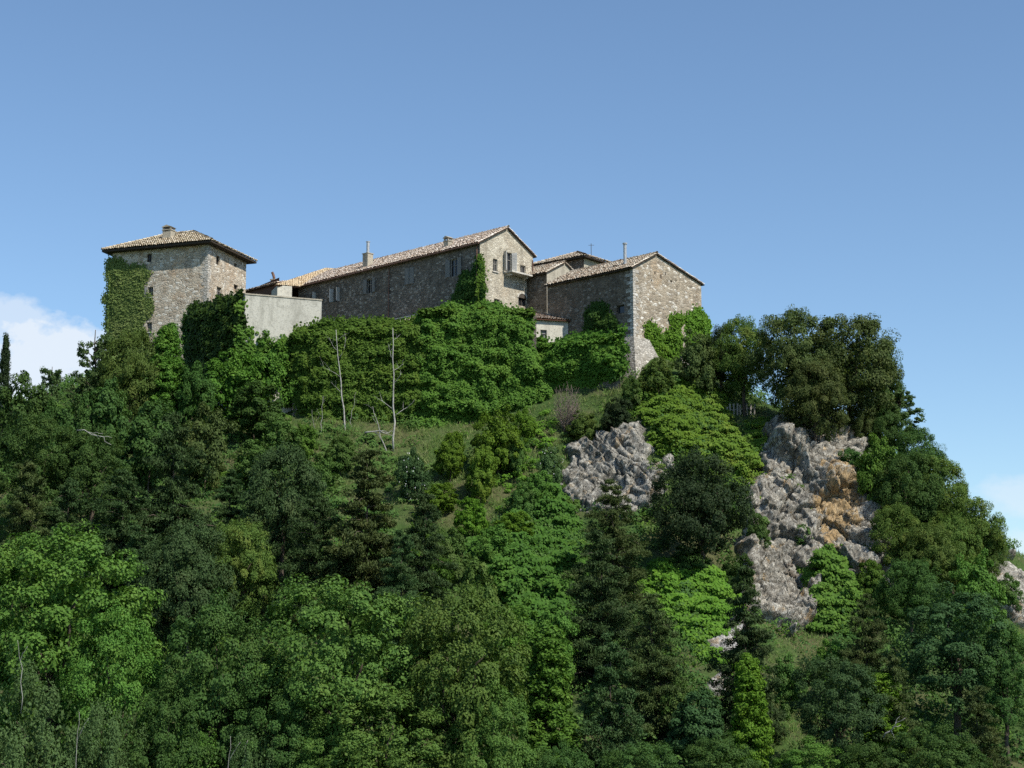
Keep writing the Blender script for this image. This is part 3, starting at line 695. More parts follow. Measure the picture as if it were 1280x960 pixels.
b = MB(); b.tube([FGm.P(Wm+.12, zme-.3, -.3), FGm.P(Wm-.15, zme-.55, .12), FGm.P(Wm-.15, zm0+2, .12)], .055, 6); b.build('drainpipe', M['pipe_rust'], root, org)
b = MB(); p0 = FLm.P(-.25, zme-.17, .44); b.tube([p0, FLm.P(am+.2, zme-.17, .44)], .075, 6); b.build('gutter', M['pipe_rust'], root, org)
# chimneys stand on the front slope
def on_roof(F, px, t, ze, slope):
    # a point of the front slope above wall parameter, t metres back from the eave
    s, _ = F.loc(px, 340); q = F.P(s, ze+t*slope, -t); return q
slope_m = (zma-zme)/(Wm/2)
c1_ = on_roof(FLm, 449.5, 1.1, zme, slope_m); chm = chimney(roof, org, c1_, DM, .8, .75, 1.45, 'plaster_old', None)
b = MB(); b.tube([c1_+UP*1.5, c1_+UP*2.75], .17, 10); b.tube([c1_+UP*2.75, c1_+UP*2.82], .23, 10); b.build('flue', M['pipe_grey'], chm, org)
c2_ = on_roof(FLm, 549, 1.2, zme, slope_m); chm = chimney(roof, org, c2_, DM, .62, .62, .62, 'plaster_old', 'cap')

# lean-to at the foot of the long wall
Ls, Gs = Lm, Gm
sA, _ = FLm.loc(526, 400); sB, _ = FLm.loc(486, 400)
zlt = float(at(505, 393.5, 166)[2])
org2 = FLm.P(sA, zm0); root = empty('lean_to', org2, 'low lean-to with a small tiled roof against the long shaded wall, above the ivy', 'lean-to')
m = MB(); hA, wd = sB-sA, 1.7
zlow = zlt-1.0
e3, n3 = FLm.e3, FLm.n3
m.box(FLm.P(sA, zm0, .02), e3*hA, n3*(wd-.1), UP*(zlow-zm0)); m.build('wall', M['stone_main'], root, org2)
m = MB(); m.box(FLm.P(sA-.1, zlt-.06, .03), e3*(hA+.2), n3*.2, UP*.1); m.build('ledge', M['sill'], root, org2)
sl = n3*wd*-1+UP*.72; S = np.linalg.norm(sl); s_ = sl/S; nn = np.cross(e3, s_); nn = nn if nn[2] > 0 else -nn
P0 = FLm.P(sA-.2, zlow-.02, wd+.05)
ro = tiles_obj('roof', [tile_arrays(P0+nn*.1, e3, s_, nn, hA+.4, S, seed=77)], M['tile_main'], root, org2)
m = MB(); m.box(P0, e3*(hA+.4), s_*S, nn*.08); m.build('roof_boards', M['wood_red'], ro, org2)

# ------------------------------------------------------------------ stone barn at the right
DB = 44.5
Cb = at(792, 420, 150.0); Lb, Gb = rot2(DB); zb0 = 26.0; zbe = float(at(792, 334.5, 150)[2]); zbe2 = zbe+0.05; Wb, ab = 9.9, 10.6
zba = float(at(825, 318.5, 152.3)[2])
FLb, FGb = Face(Cb, Lb, -Gb), Face(Cb, Gb, -Lb)
ops = []
for px, py, w, h in ((775.5, 386.5, .95, .75), (773, 416, .9, .6)):
    s, z = FLb.loc(px, py); ops.append((s, z, w, h))
gops = []
for px, py, w, h in ((818.5, 341, .14, .2), (831.5, 342, .14, .22), (826, 345.5, .16, .34), (814.5, 350.5, .16, .22), (839, 351.5, .2, .22)):
    s, z = FGb.loc(px, py); gops.append((s, z, w, h))
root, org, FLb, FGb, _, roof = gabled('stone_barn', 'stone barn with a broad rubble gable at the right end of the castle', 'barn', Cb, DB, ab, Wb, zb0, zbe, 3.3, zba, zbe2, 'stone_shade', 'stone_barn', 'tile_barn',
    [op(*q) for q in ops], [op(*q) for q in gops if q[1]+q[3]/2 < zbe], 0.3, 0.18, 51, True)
for q in ops: window(root, org, FLb, *q, 'frame_dark', .25, None, False, 0)
for q in gops:
    m = MB(); m.box(FGb.P(q[0]-q[2]/2, q[1]-q[3]/2, -.2 if q[1]+q[3]/2 < zbe else .005), FGb.e3*q[2], UP*q[3], FGb.n3*(.05 if q[1]+q[3]/2 < zbe else .02)); m.build('putlog_hole_shade', M['frame_dark'], root, org)  # dark blocks stand for the shade inside the small wall holes
sl = (zba-zbe)/3.3
pf = FLb.P(FLb.loc(777, 340)[0]+.6, zbe+.9*sl, -1.2)
b = MB(); b.tube([pf-UP*.5, pf+UP*2.25], .15, 10); b.tube([pf+UP*2.25, pf+UP*2.36], .22, 10); b.build('flue', M['pipe_grey'], roof, org)
# battered stone foot under the near corner
def prism(mb, poly0, z0, poly1, z1, m=0):
    n = len(poly0); a = [v3(p, z0) for p in poly0]; b = [v3(p, z1) for p in poly1]
    for i in range(n): mb.poly([a[i], a[(i+1) % n], b[(i+1) % n], b[i]], m)
    mb.poly(b, m)
C2 = Cb[:2]; zf1 = float(at(792, 420, 149.8)[2]); zf0 = zf1-5
m = MB()
top = [C2-Lb*.12-Gb*.12, C2+Gb*2.0-Lb*.12, C2+Gb*2.0+Lb*.5, C2+Lb*2.2+Gb*.5, C2+Lb*2.2-Gb*.12]
bot = [C2-Lb*1.6-Gb*1.5, C2+Gb*4.4-Lb*1.5, C2+Gb*4.4+Lb*.5, C2+Lb*3.6+Gb*.5, C2+Lb*3.6-Gb*1.5]
prism(m, bot[::-1], zf0, top[::-1], zf1)
o = m.build('battered_footing', M['footing'], None, v3(C2, zf0)); tag(o, 'pale battered stone footing under the near corner of the barn', 'stone footing')

# ------------------------------------------------------------------ plastered house between farmhouse and barn
DP = 41.0
Cp = at(683.5, 350, 163.0); zpe = float(at(683.5, 341, 163)[2]); Lp, Gp = rot2(DP)
zpa = float(at(708.5, 328.5, 164.8)[2])
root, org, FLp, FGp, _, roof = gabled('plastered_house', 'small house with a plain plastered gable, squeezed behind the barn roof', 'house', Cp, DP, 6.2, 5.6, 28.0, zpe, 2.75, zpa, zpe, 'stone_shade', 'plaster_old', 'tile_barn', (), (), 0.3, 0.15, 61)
# hip-roofed house at the back
DH = 40.0
Ch = at(730, 330, 172.0); zhe = float(at(729, 321.5, 172)[2])
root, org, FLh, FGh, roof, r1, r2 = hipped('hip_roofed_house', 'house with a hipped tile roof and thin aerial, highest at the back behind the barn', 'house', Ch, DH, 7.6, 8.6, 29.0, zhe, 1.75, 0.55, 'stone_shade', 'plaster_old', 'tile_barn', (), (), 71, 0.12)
b = MB(); pa = at(739, 313, 176.0); b.tube([pa-UP*.6, pa+UP*.75], .035, 5); b.box(pa+UP*.55-np.array([.3, .02, 0]), (.6, 0, 0), (0, .04, 0), (0, 0, .03)); b.build('aerial', M['iron'], roof, org)

# ------------------------------------------------------------------ little white shed
DS = 40.0
Cs = at(704.5, 420, 157.5); Lsd, Gsd = rot2(DS)
# its lit wall faces right-front: build with the near corner at the left
Fx = Face(at(664, 420, 154.6), np.array([math.cos(R(16)), math.sin(R(16))]), np.array([math.sin(R(16)), -math.cos(R(16))]))
Lx = float((Cs[:2]-Fx.O)@Fx.e); zsb, zse = 27.0, float(at(704.5, 406.5, Cs[1])[2]); zse_l = float(at(668, 400, Fx.O[1])[2])
orgs = Fx.P(0, zsb); root = empty('plaster_shed', orgs, 'little white plastered shed with one small window below the farmhouse gable', 'shed')
s, z = Fx.loc(679.5, 418.5); m = MB(); wall_grid(m, Fx, Lx, zsb, zse, [op(s, z, .62, .95)], .25)
bk = [Fx.P(Lx, zsb, -3.2), Fx.P(0, zsb, -3.2), Fx.P(0, zse+1.1, -3.2), Fx.P(Lx, zse+1.1, -3.2)]
m.poly(bk); m.poly([Fx.P(Lx, zsb), Fx.P(Lx, zsb, -3.2), Fx.P(Lx, zse+1.1, -3.2), Fx.P(Lx, zse)]); m.poly([Fx.P(0, zsb, -3.2), Fx.P(0, zsb), Fx.P(0, zse), Fx.P(0, zse+1.1, -3.2)])
m.build('wall', M['plaster_white'], root, orgs)
window(root, orgs, Fx, s, z, .62, .95, 'frame', .18, None, True, 0, glass='shutter')
sl = -Fx.n3*3.2+UP*1.1; S = np.linalg.norm(sl); s_ = sl/S; nn = np.cross(Fx.e3, s_); nn = nn if nn[2] > 0 else -nn
P0 = Fx.P(-.2, zse, 0)-s_*.3
ro = tiles_obj('roof', [tile_arrays(P0+nn*.1, Fx.e3, s_, nn, Lx+.5, S+.3, seed=87)], M['tile_main'], root, orgs)
m = MB(); m.box(P0, Fx.e3*(Lx+.5), s_*(S+.3), nn*.08); m.build('roof_boards', M['wood_red'], ro, orgs)

# ------------------------------------------------------------------ houses behind the rendered bastion (left of the farmhouse)
Cq = at(364.5, 372, 177.0); Fq = Face(at(346.5, 370, 175.8), np.array([math.cos(R(20)), math.sin(R(20))]), np.array([math.sin(R(20)), -math.cos(R(20))]))
zq = float(at(348, 356.5, 175.8)[2])
orgq = Fq.P(0, 28); root = empty('tan_roofed_house', orgq, 'house showing a tan tiled roof and strip of pale wall left of the farmhouse', 'house')
Lq = Fq.loc(365, 360)[0]; m = MB(); wall_grid(m, Fq, Lq, 28, zq, ()); m.poly([Fq.P(0, 28, -3), Fq.P(0, 28), Fq.P(0, zq), Fq.P(0, zq, -3)])
m.build('wall', M['plaster_white'], root, orgq)
qa, qb, qd = at(346, 357.0, 175.7), at(367, 358.5, 177.0), at(408, 336.5, 184.0)
eq = norm(qb-qa); s_ = norm(qd-qa); Lq2 = np.linalg.norm(qb-qa)+0.9; S = np.linalg.norm(qd-qa); nn = norm(np.cross(eq, s_)); nn = nn if nn[2] > 0 else -nn
P0 = qa-eq*.15-s_*.25
ro = tiles_obj('roof', [tile_arrays(P0+nn*.1, eq, s_, nn, Lq2, S+.3, seed=93)], M['tile_tan'], root, orgq)
m = MB(); m.box(P0, eq*Lq2, s_*(S+.3), nn*.08); m.build('roof_boards', M['wood_red'], ro, orgq)
# low roof with the bent flue
pA, pB = at(303, 366.0, 186.0), at(349, 354.0, 178.5)
d = pB-pA; d2 = np.array([d[0], d[1]]); LA = np.linalg.norm(d2); eA = d2/LA; nA = np.array([eA[1], -eA[0]])
Fr = Face(pA, eA, nA); orgr = v3(pA[:2], 28.0); root = empty('low_outbuilding', orgr, 'low building with red-brown wall and bent flue between tower and farmhouse', 'outbuilding')
zr = min(pA[2], pB[2])
m = MB(); wall_grid(m, Fr, LA, 28, pA[2]); m.poly([Fr.P(0, pA[2]), Fr.P(LA, pA[2]), Fr.P(LA, pB[2])])
m.poly([Fr.P(LA, 28, -4), Fr.P(0, 28, -4), Fr.P(0, pA[2]+.9, -4), Fr.P(LA, pB[2]+.9, -4)]); m.poly([Fr.P(0, 28, -4), Fr.P(0, 28), Fr.P(0, pA[2]), Fr.P(0, pA[2]+.9, -4)])
m.build('wall', M['wood_red'], root, orgr)
e3 = norm(pB-pA); sl = -Fr.n3*4+UP*.9; S = np.linalg.norm(sl); s_ = sl/S; nn = np.cross(e3, s_); nn = nn if nn[2] > 0 else -nn
P0 = pA-e3*.2-s_*.3; LL = np.linalg.norm(pB-pA)+.3
ro = tiles_obj('roof', [tile_arrays(P0+nn*.1, e3, s_, nn, LL, S+.3, seed=95)], M['tile_main'], root, orgr)
m = MB(); m.box(P0, e3*LL, s_*(S+.3), nn*.08); m.build('roof_boards', M['wood_red'], ro, orgr)
pf = at(335, 357, 182.0)-Fr.n3*.7
chm = chimney(ro, orgr, pf-UP*.1, 20, .55, .55, .8, 'plaster_old', None)
b = MB(); b.tube([pf+UP*.7, pf+UP*1.0, pf+UP*1.35+np.array([-.1, 0, 0]), pf+UP*1.6+np.array([-.22, -.05, 0])], .15, 8); b.build('flue', M['pipe_rust'], chm, orgr)

# ------------------------------------------------------------------ rendered bastion
B = [np.array(p) for p in ((-17.4, 152.6), (-24.0, 150.0), (-28.9, 155.2), (-30.6, 158.9), (-22.5, 163.0), (-19.3, 158.0))]
zbt = float(at(300, 366.5, 150.0)[2])
orgb = v3(B[1], 19.0); root = empty('rendered_bastion', orgb, 'tall pale rendered bastion wall with a sunlit face between tower and farmhouse', 'bastion')
m = MB(); prism(m, B[::-1], 19.0, B[::-1], zbt-.12); m.build('wall', M['plaster'], root, orgb)
cen = sum(B)/len(B); Bc = [p+(p-cen)/np.linalg.norm(p-cen)*.07 for p in B]
m = MB(); prism(m, Bc[::-1], zbt-.12, Bc[::-1], zbt); m.poly([v3(p, zbt-.12) for p in Bc]); m.build('coping', M['plaster_old'], root, orgb)
BAST = B

# ------------------------------------------------------------------ ramparts under the ivy
RAM = [np.array(p) for p in ((-19.6, 150.6), (-8.0, 149.6), (2.2, 151.0))]
RTOP = [30.3, 30.3, 31.9]
def rampart(pts, tops, label, th=1.2, zb=17.0, mat='stone_main'):
    m = MB(); org = v3(pts[0], zb)
    for i in range(len(pts)-1):
        a, b = pts[i], pts[i+1]; e = (b-a)/np.linalg.norm(b-a); n = np.array([-e[1], e[0]])
        za_, zb_ = tops[i], tops[i+1]
        A = [v3(a, zb), v3(b, zb), v3(b, zb_), v3(a, za_)]; Bq = [p+v3(n*th, 0) for p in A]
        m.poly(A); m.poly(Bq[::-1]); m.poly([A[3], A[2], Bq[2], Bq[3]])
        if i == 0: m.poly([A[0], A[3], Bq[3], Bq[0]])
        if i == len(pts)-2: m.poly([A[1], Bq[1], Bq[2], A[2]])
    o = m.build('rampart_wall', M[mat], None, org); return tag(o, label, 'rampart wall')
rampart([RAM[0], RAM[1]], [30.2, 30.4], 'stone rampart under thick ivy below the long shaded farmhouse wall')
rampart([RAM[1]+np.array([0, .0]), RAM[2]], [31.8, 31.9], 'taller stone rampart under bulging ivy below the farmhouse gable')
LOW = [np.array((2.4, 152.0)), np.array((9.4, 147.9))]
rampart(LOW, [29.1, 29.0], 'low stone terrace wall under ivy between white shed and barn footing', 0.9, 19.0)

# ------------------------------------------------------------------ rock faces
def rock_patch(poly, mat, label, amp=1.6, base=0.5, seed=1, res=0.10, name='rock_face', pinnacles=(), bscale=1.0):
    pts = np.array([hit(*p) for p in poly]); pad = 2.0
    x0, x1, y0, y1 = pts[:, 0].min()-pad, pts[:, 0].max()+pad, pts[:, 1].min()-pad, pts[:, 1].max()+pad
    xs, ys = np.arange(x0, x1, res), np.arange(y0, y1, res*0.85)
    X, Y = np.meshgrid(xs, ys, indexing='ij'); x, y = X.ravel(), Y.ravel()
    P = np.stack([x, y, terrain(x, y)], -1); N = tnormal(x, y, 1.5); N = norm(N*np.array([1, 1, 0.4]))
    sd = poly_sd(project(P), poly)+fbm(P/1.9, 3, seed)*30+4
    k = np.clip((sd+8)/18, 0, 1); k = k*k*(3-2*k)
    Pw = P+np.stack([vnoise(P/1.5, seed+50), vnoise(P/1.5, seed+51), vnoise(P/1.5, seed+52)], -1)*0.25
    d = np.zeros(len(P)); crag = np.zeros(len(P))
    Pw = np.stack([Pw[:, 0]+Pw[:, 2]*0.30, Pw[:, 1], Pw[:, 2]*0.50-Pw[:, 0]*0.12], -1)
    for sc, a, gr, gw in ((3.2*bscale, 0.60, 0.35, 0.03), (1.1*bscale, 0.20, 0.15, 0.05)):
        f1, f2, dv, rv = cells(Pw/sc, seed+int(sc*10))
        d += a*((rv[:, 0]-0.5)*0.9+((rv-0.5)*dv).sum(1)*1.8)-gr*np.clip(1-(f2-f1)/(gw*2), 0, 1)
    wv = fbm(P/2.5, 3, seed+31); w2 = fbm(P/0.9, 2, seed+37)
    def beds(q, sd_):
        i = np.floor(q).astype(np.int64); f = q-i; z0 = 0*i; r1 = _h(i, z0, z0, sd_); r2 = _h(i, z0, z0, sd_+5)
        return (r1-0.5)+(f-0.5)*(r2-0.35)*1.6-0.35*np.clip(1-f/0.09, 0, 1)
    d += 0.52*beds((P[:, 0]*0.95+P[:, 2]*0.30+P[:, 1]*0.25)/1.25+wv*0.9, seed+41)
    d += 0.30*beds((P[:, 2]*0.85-P[:, 0]*0.55)/0.85+wv*0.7+w2*0.2, seed+43)
    d += 0.13*beds((P[:, 0]*1.0+P[:, 2]*0.65)/0.42+w2*0.7, seed+47)
    d += fbm(P/0.3, 2, seed+5)*0.05
    for (px, py, r, h) in pinnacles:
        q = hit(px, py); rr = np.sqrt((x-q[0])**2+(y-q[1])**2); d += h*np.clip(1-(rr/r)**2, 0, 1)
    off = -1.3*(1-k)+k*(base+amp*d)
    V = P+N*off[:, None]; org = pts.mean(0)
    nx, ny = X.shape; I = np.arange(nx*ny).reshape(nx, ny); kk = k.reshape(nx, ny)
    keep = (np.maximum.reduce([kk[:-1, :-1], kk[1:, :-1], kk[1:, 1:], kk[:-1, 1:]]) > 0.001).ravel()
    Qd = np.stack([I[:-1, :-1], I[1:, :-1], I[1:, 1:], I[:-1, 1:]], -1).reshape(-1, 4)[keep]
    used = np.unique(Qd); rm = np.full(len(V), -1); rm[used] = np.arange(len(used))
    V, Qd = V[used], rm[Qd]
    o = link(name, raw_mesh(name, V-org, Qd, [mat], False)); o.location = org.tolist()
    return tag(o, label, kind='structure')
ROCK_A = [(716, 548), (745, 536), (775, 538), (800, 530), (812, 545), (828, 572), (832, 605), (805, 640), (760, 640), (706, 640), (700, 610), (712, 580)]
ROCK_B = [(955, 545), (1000, 538), (1062, 540), (1078, 580), (1082, 630), (1098, 680), (1112, 735), (1085, 745), (1030, 700), (1010, 780), (975, 785), (900, 730), (925, 690), (930, 620), (948, 590)]
ROCK_C = [(902, 785), (925, 778), (918, 830), (900, 875), (884, 868), (888, 820)]
ROCK_D = [(1228, 712), (1250, 706), (1300, 740), (1320, 800), (1255, 775), (1232, 750)]
ROCKS = [ROCK_A, ROCK_B, ROCK_C, ROCK_D]
rock_patch(ROCK_A, rock_mat('grey_limestone', 0.0, (0.27, 0.257, 0.222)), 'broken grey limestone outcrop below the corner of the barn', 1.3, 1.0, 3)
_b = np.mean([hit(*p) for p in ROCK_B], 0); _o = hit(1042, 630)
rock_patch(ROCK_B, rock_mat('lichen_cliff', (float(_o[0]-_b[0]), float(_o[2]-_b[2])+.2, 2.2, 5.6), (0.26, 0.24, 0.20)), 'tall rocky cliff with ochre lichen below the holm oaks', 1.35, 1.25, 14, 0.10, 'cliff_face', [(985, 565, 1.7, 1.6), (1045, 610, 1.6, 0.9)])
rock_patch(ROCK_C, rock_mat('lower_limestone', 0.0, (0.40, 0.385, 0.36)), 'small pale rock slab low on the slope beside the narrow juniper', 0.8, 0.8, 23, 0.09)
rock_patch(ROCK_D, rock_mat('right_limestone', 0.0, (0.36, 0.34, 0.30)), 'pale rocks on the grassy shoulder at the far right', 0.8, 0.9, 33)

# ------------------------------------------------------------------ leaves
def leaf_arrays(P, N, size, rng, aspect=0.62, T=None, fold=0.0):
    """one pointed four-cornered leaf per point"""
    n = len(P); N = norm(N)
    if T is None: T = np.cross(N, norm(rng.normal(size=(n, 3))))
    T = norm(T); B = np.cross(N, T)
    s = np.asarray(size)*rng.uniform(0.7, 1.3, n); s = s[:, None]
    V = np.stack([P+T*s, P+B*s*aspect+T*s*0.12+N*s*fold, P-T*s*0.85, P-B*s*aspect+T*s*0.12+N*s*fold], 1)
    return V.reshape(-1, 3)
def leaf_mesh(name, V, mat):
    return raw_mesh(name, V, np.arange(len(V)).reshape(-1, 4), [mat])
def sph(n, rng): return norm(rng.normal(size=(n, 3)))
def clumps(C, Rr, per, size, rng, flat=0.65, up=0.55, outward=0.8, rand=0.75, aspect=0.62, cen=None, shell=0.45, bias=None):
    """leaf clumps at centres C with radii Rr"""
    n = len(C); k = np.repeat(np.arange(n), per)
    d = sph(len(k), rng); r = rng.uniform(shell, 1.0, len(k))**0.7
    d2 = d*np.array([1, 1, flat]); P = C[k]+d2*(r*Rr[k])[:, None]
    out = d.copy()
    if cen is not None: out = out*0.6+norm(C[k]-cen)*0.6
    N = out*outward+(np.array([0, 0, up]) if bias is None else np.asarray(bias))+rng.normal(size=(len(k), 3))*rand*0.6
    return leaf_arrays(P, N, size*rng.uniform(0.75, 1.3, n)[k], rng, aspect)
def limb(m, p0, p1, r0, r1, rng, wig=0.12, n=5):
    p0, p1 = np.asarray(p0, float), np.asarray(p1, float); L = np.linalg.norm(p1-p0); pts = []
    for i in range(n+1):
        t = i/n; q = p0+(p1-p0)*t+UP*L*0.10*math.sin(t*math.pi)+(rng.normal(size=3)*wig*L*0.3 if 0 < i < n else 0); pts.append(q)
    m.tube(pts, [r0+(r1-r0)*i/n for i in range(n+1)], 6)
    return pts
PROTO = {}
def proto(key, V, trunk_mb, H, Wd, mat, bark):
    cm_ = leaf_mesh(key+'_crown', V, mat)
    tm = bpy.data.meshes.new(key+'_trunk'); tm.from_pydata(trunk_mb.v, [], trunk_mb.f); tm.materials.append(bark); tm.polygons.foreach_set('use_smooth', [True]*len(trunk_mb.f)); tm.update()
    z = V[:, 2]; rad = np.percentile(np.hypot(V[:, 0], V[:, 1]), 98)
    PROTO.setdefault(key.rstrip('0123456789'), []).append((cm_, tm, float(np.percentile(z, 99.6)), float(2*rad)))
def broad(key, seed, H=10.0, Wd=8.0, z0=0.12, nl=11, lobe=(0.27, 0.38), ncl=170, per=150, crad=(0.45, 0.95), size=0.14, flat=0.6, bark='bark', aspect=0.62, dens_in=0.08, up=0.55):
    rng = np.random.default_rng(seed); L = []; tries = 0
    zc, rz = H*(z0+1)/2, H*(1-z0)/2
    while len(L) < nl and tries < 4000:
        tries += 1
        d = sph(1, rng)[0]; r = Wd*rng.uniform(*lobe)
        t = rng.uniform(0.25, 1.0)
        p = np.array([d[0]*(Wd/2-r*0.85)*t**.3, d[1]*(Wd/2-r*0.85)*t**.3, zc+d[2]*(rz-r*0.8)*t**.3])
        if p[2]-zc > 0.45*rz: p[:2] *= 0.65
        if all(np.linalg.norm(p-q) > 0.62*r for q, _ in L) and (not L or min(np.linalg.norm(p-q)-r2-r for q, r2 in L) < -0.35*r): L.append((p, r))
    L.append((np.array([0, 0, zc]), Wd*0.34))
    C, Rr = [], []
    for p, r in L:
        nc = int(ncl*(r/(Wd*0.33))**2/len(L)*2.2)
        d = sph(nc, rng); d = d[d[:, 2] > -0.65]
        q = p+d*np.array([1, 1, 0.9])*r*rng.uniform(0.72, 1.04, (len(d), 1))
        ok = np.ones(len(q), bool)
        for p2, r2_ in L:
            if p2 is p: continue
            ok &= np.linalg.norm((q-p2)/np.array([1, 1, .9]), axis=1) > r2_*0.72
        q = q[ok & (q[:, 2] > 0.2)]; C.append(q); Rr.append(rng.uniform(*crad, len(q))*Wd/9.0*1.05)
    C, Rr = np.concatenate(C), np.concatenate(Rr)
    V = [clumps(C, Rr, per, size, rng, flat, up, 0.85, 0.7, aspect, np.array([0, 0, zc*0.8]))]
    ni = int(len(C)*per*dens_in)
    q = sph(ni, rng)*rng.uniform(0, 0.85, (ni, 1))*np.array([Wd/2*.85, Wd/2*.85, rz*.9])+np.array([0, 0, zc])
    V.append(leaf_arrays(q, sph(ni, rng), size*1.35, rng, 0.7))
    m = MB(); tr = 0.028*H*Wd/8
    limb(m, (0, 0, -1.2), (rng.normal()*.2, rng.normal()*.2, zc), tr, tr*0.5, rng, 0.05, 7)
    for p, r in L[:9]: limb(m, (0, 0, H*rng.uniform(0.18, 0.42)), p, tr*0.5, tr*0.12, rng)
    proto(key, np.concatenate(V), m, H, Wd, LM['broad'], M[bark])
def conifer(key, seed, H=10.0, Wd=7.0, tiers=21, per=90, size=0.135, power=0.5, droop=0.45, z0=0.02, aspect=0.3, clr=0.74):
    rng = np.random.default_rng(seed); C, Rr, m = [], [], MB(); tr = 0.022*H
    limb(m, (0, 0, -1.2), (rng.normal()*.15, rng.normal()*.15, H*0.9), tr*.7, 0.02, rng, 0.03, 8)
    V = []
    for i in range(tiers):
        t = (i+rng.uniform(-.3, .3))/tiers; z = H*(z0+(0.97-z0)*t); r = Wd/2*max(0.05, (1-t)**power)*rng.uniform(0.85, 1.12)
        nb = max(4, int(5+6*(1-t)))
        a0 = rng.uniform(0, 6.28)
        for b in range(nb):
            a = a0+6.28*b/nb+rng.normal()*.3; L = r*rng.uniform(0.4, 1.25)*(1+.25*math.sin(a*2+seed)); z = H*(z0+(0.97-z0)*min(1, max(0, t+rng.normal()*.05))); dz = rng.uniform(-droop, 0.22)*L
            tip = np.array([math.cos(a)*L, math.sin(a)*L, z+dz]); root_ = np.array([0, 0, z])
            if L > 1.0 and i % 2 == 0: limb(m, root_, tip*np.array([.9, .9, 1])+np.array([0, 0, 0]), tr*0.28*(1-t*.7), 0.015, rng, 0.05, 4)
            ns_ = max(3, int(L/0.42))
            f = rng.uniform(0.08, 1.0, ns_)**0.7; f[0] = 1.0
            q = root_+(tip-root_)*f[:, None]+rng.normal(size=(ns_, 3))*np.array([.22, .22, .08])*L*.35
            C.append(q); Rr.append(rng.uniform(0.75, 1.25, ns_)*clr*(0.55+0.45*(1-t)))
    C, Rr = np.concatenate(C), np.concatenate(Rr); k = np.repeat(np.arange(len(C)), per)
    d = sph(len(k), rng); P = C[k]+d*np.array([1, 1, 0.4])*(Rr[k]*rng.uniform(0.1, 1, len(k))**.6)[:, None]
    rad = norm((P-np.array([0, 0, 0]))*np.array([1, 1, 0])+1e-6)
    T = norm(rad*0.9+rng.normal(size=(len(k), 3))*0.55+np.array([0, 0, -0.05])); N = norm(np.array([0, 0, 1.0])+rad*0.35+rng.normal(size=(len(k), 3))*0.45); N = norm(np.cross(np.cross(T, N), T))
    V = leaf_arrays(P, N, size, rng, aspect, T)
    proto(key, V, m, H, Wd, LM['jun'], M['bark'])
def column(key, seed, H=10.0, Wd=3.0, ncl=190, per=210, size=0.082):
    rng = np.random.default_rng(seed); z = rng.uniform(0.02, 1, ncl); a = rng.uniform(0, 6.28, ncl)
    r = Wd/2*(0.75+0.35*np.sin(z*9+seed)*0.6)*np.clip((1.02-z)*5, 0.15, 1)**.6*rng.uniform(.65, 1.0, ncl)
    C = np.stack([np.cos(a)*r, np.sin(a)*r, z*H], -1); Rr = rng.uniform(.3, .6, ncl)*Wd/3
    V = [clumps(C, Rr, per, size, rng, 0.75, 0.35, 0.9, 0.6, 0.8)]
    ni = ncl*25; q = rng.normal(size=(ni, 3))*np.array([Wd*.16, Wd*.16, 0]); q[:, 2] = rng.uniform(0, .95, ni)*H
    V.append(leaf_arrays(q, sph(ni, rng), size*1.3, rng))
    m = MB(); limb(m, (0, 0, -1), (0, 0, H*.9), .22, .06, rng, .03)
    proto(key, np.concatenate(V), m, H, Wd, LM['ivy'], M['bark'])
def sparse(key, seed, H=8.0, Wd=4.0, nb=24, size=0.09, per=60):
    """thin young tree: visible limbs with separate tufts"""
    rng = np.random.default_rng(seed); m = MB(); limb(m, (0, 0, -1), (rng.normal()*.2, rng.normal()*.2, H*.92), .13, .03, rng, .05, 7); C = []
    for i in range(nb):
        t = rng.uniform(.22, .95); a = rng.uniform(0, 6.28); L = Wd/2*(1.1-t*.7)*rng.uniform(.6, 1.1); p0 = np.array([0, 0, H*t*.9]); p1 = p0+np.array([math.cos(a)*L, math.sin(a)*L, L*rng.uniform(.3, .9)])
        pts = limb(m, p0, p1, .05, .012, rng, .1, 4)
        for q in pts[2:]: C.append(q)
        for _ in range(3): C.append(p0+(p1-p0)*rng.uniform(.4, 1)+rng.normal(size=3)*.25)
    C = np.array(C); V = clumps(C, rng.uniform(.16, .36, len(C)), per, size, rng, .8, .4, .8, .9, .55, None, 0.05)
    proto(key, V, m, H, Wd, LM['broad'], M['bark'])
for i in range(4): broad('broad%d' % i, 100+i, ncl=330, per=210, nl=13, size=0.078, crad=(0.42, 0.85), dens_in=.12)
for i in range(3): broad('oak%d' % i, 200+i, H=9, Wd=9, z0=0.10, nl=15, lobe=(0.22, 0.34), ncl=430, per=190, crad=(0.4, 0.8), size=0.088, flat=0.75, aspect=0.55, up=0.35, dens_in=.2)
for i in range(4): broad('shrub%d' % i, 300+i, H=4.2, Wd=4.6, z0=-0.05, nl=8, lobe=(0.22, 0.34), ncl=140, per=150, crad=(0.5, 1.0), size=0.085, flat=0.65, dens_in=0.16)
for i in range(2): broad('feather%d' % i, 350+i, H=4.2, Wd=4.6, z0=-0.05, nl=9, lobe=(0.18, 0.3), ncl=170, per=230, crad=(0.35, 0.7), size=0.042, flat=1.35, aspect=0.4, dens_in=0.2, up=0.3)
for i in range(4): conifer('conifer%d' % i, 400+i)
for i in range(2): conifer('round_conifer%d' % i, 450+i, H=9, Wd=6.5, tiers=21, power=0.42, per=85, size=0.12, droop=0.12)
for i in range(2): column('column%d' % i, 500+i)
for i in range(3): sparse('sparse%d' % i, 550+i)
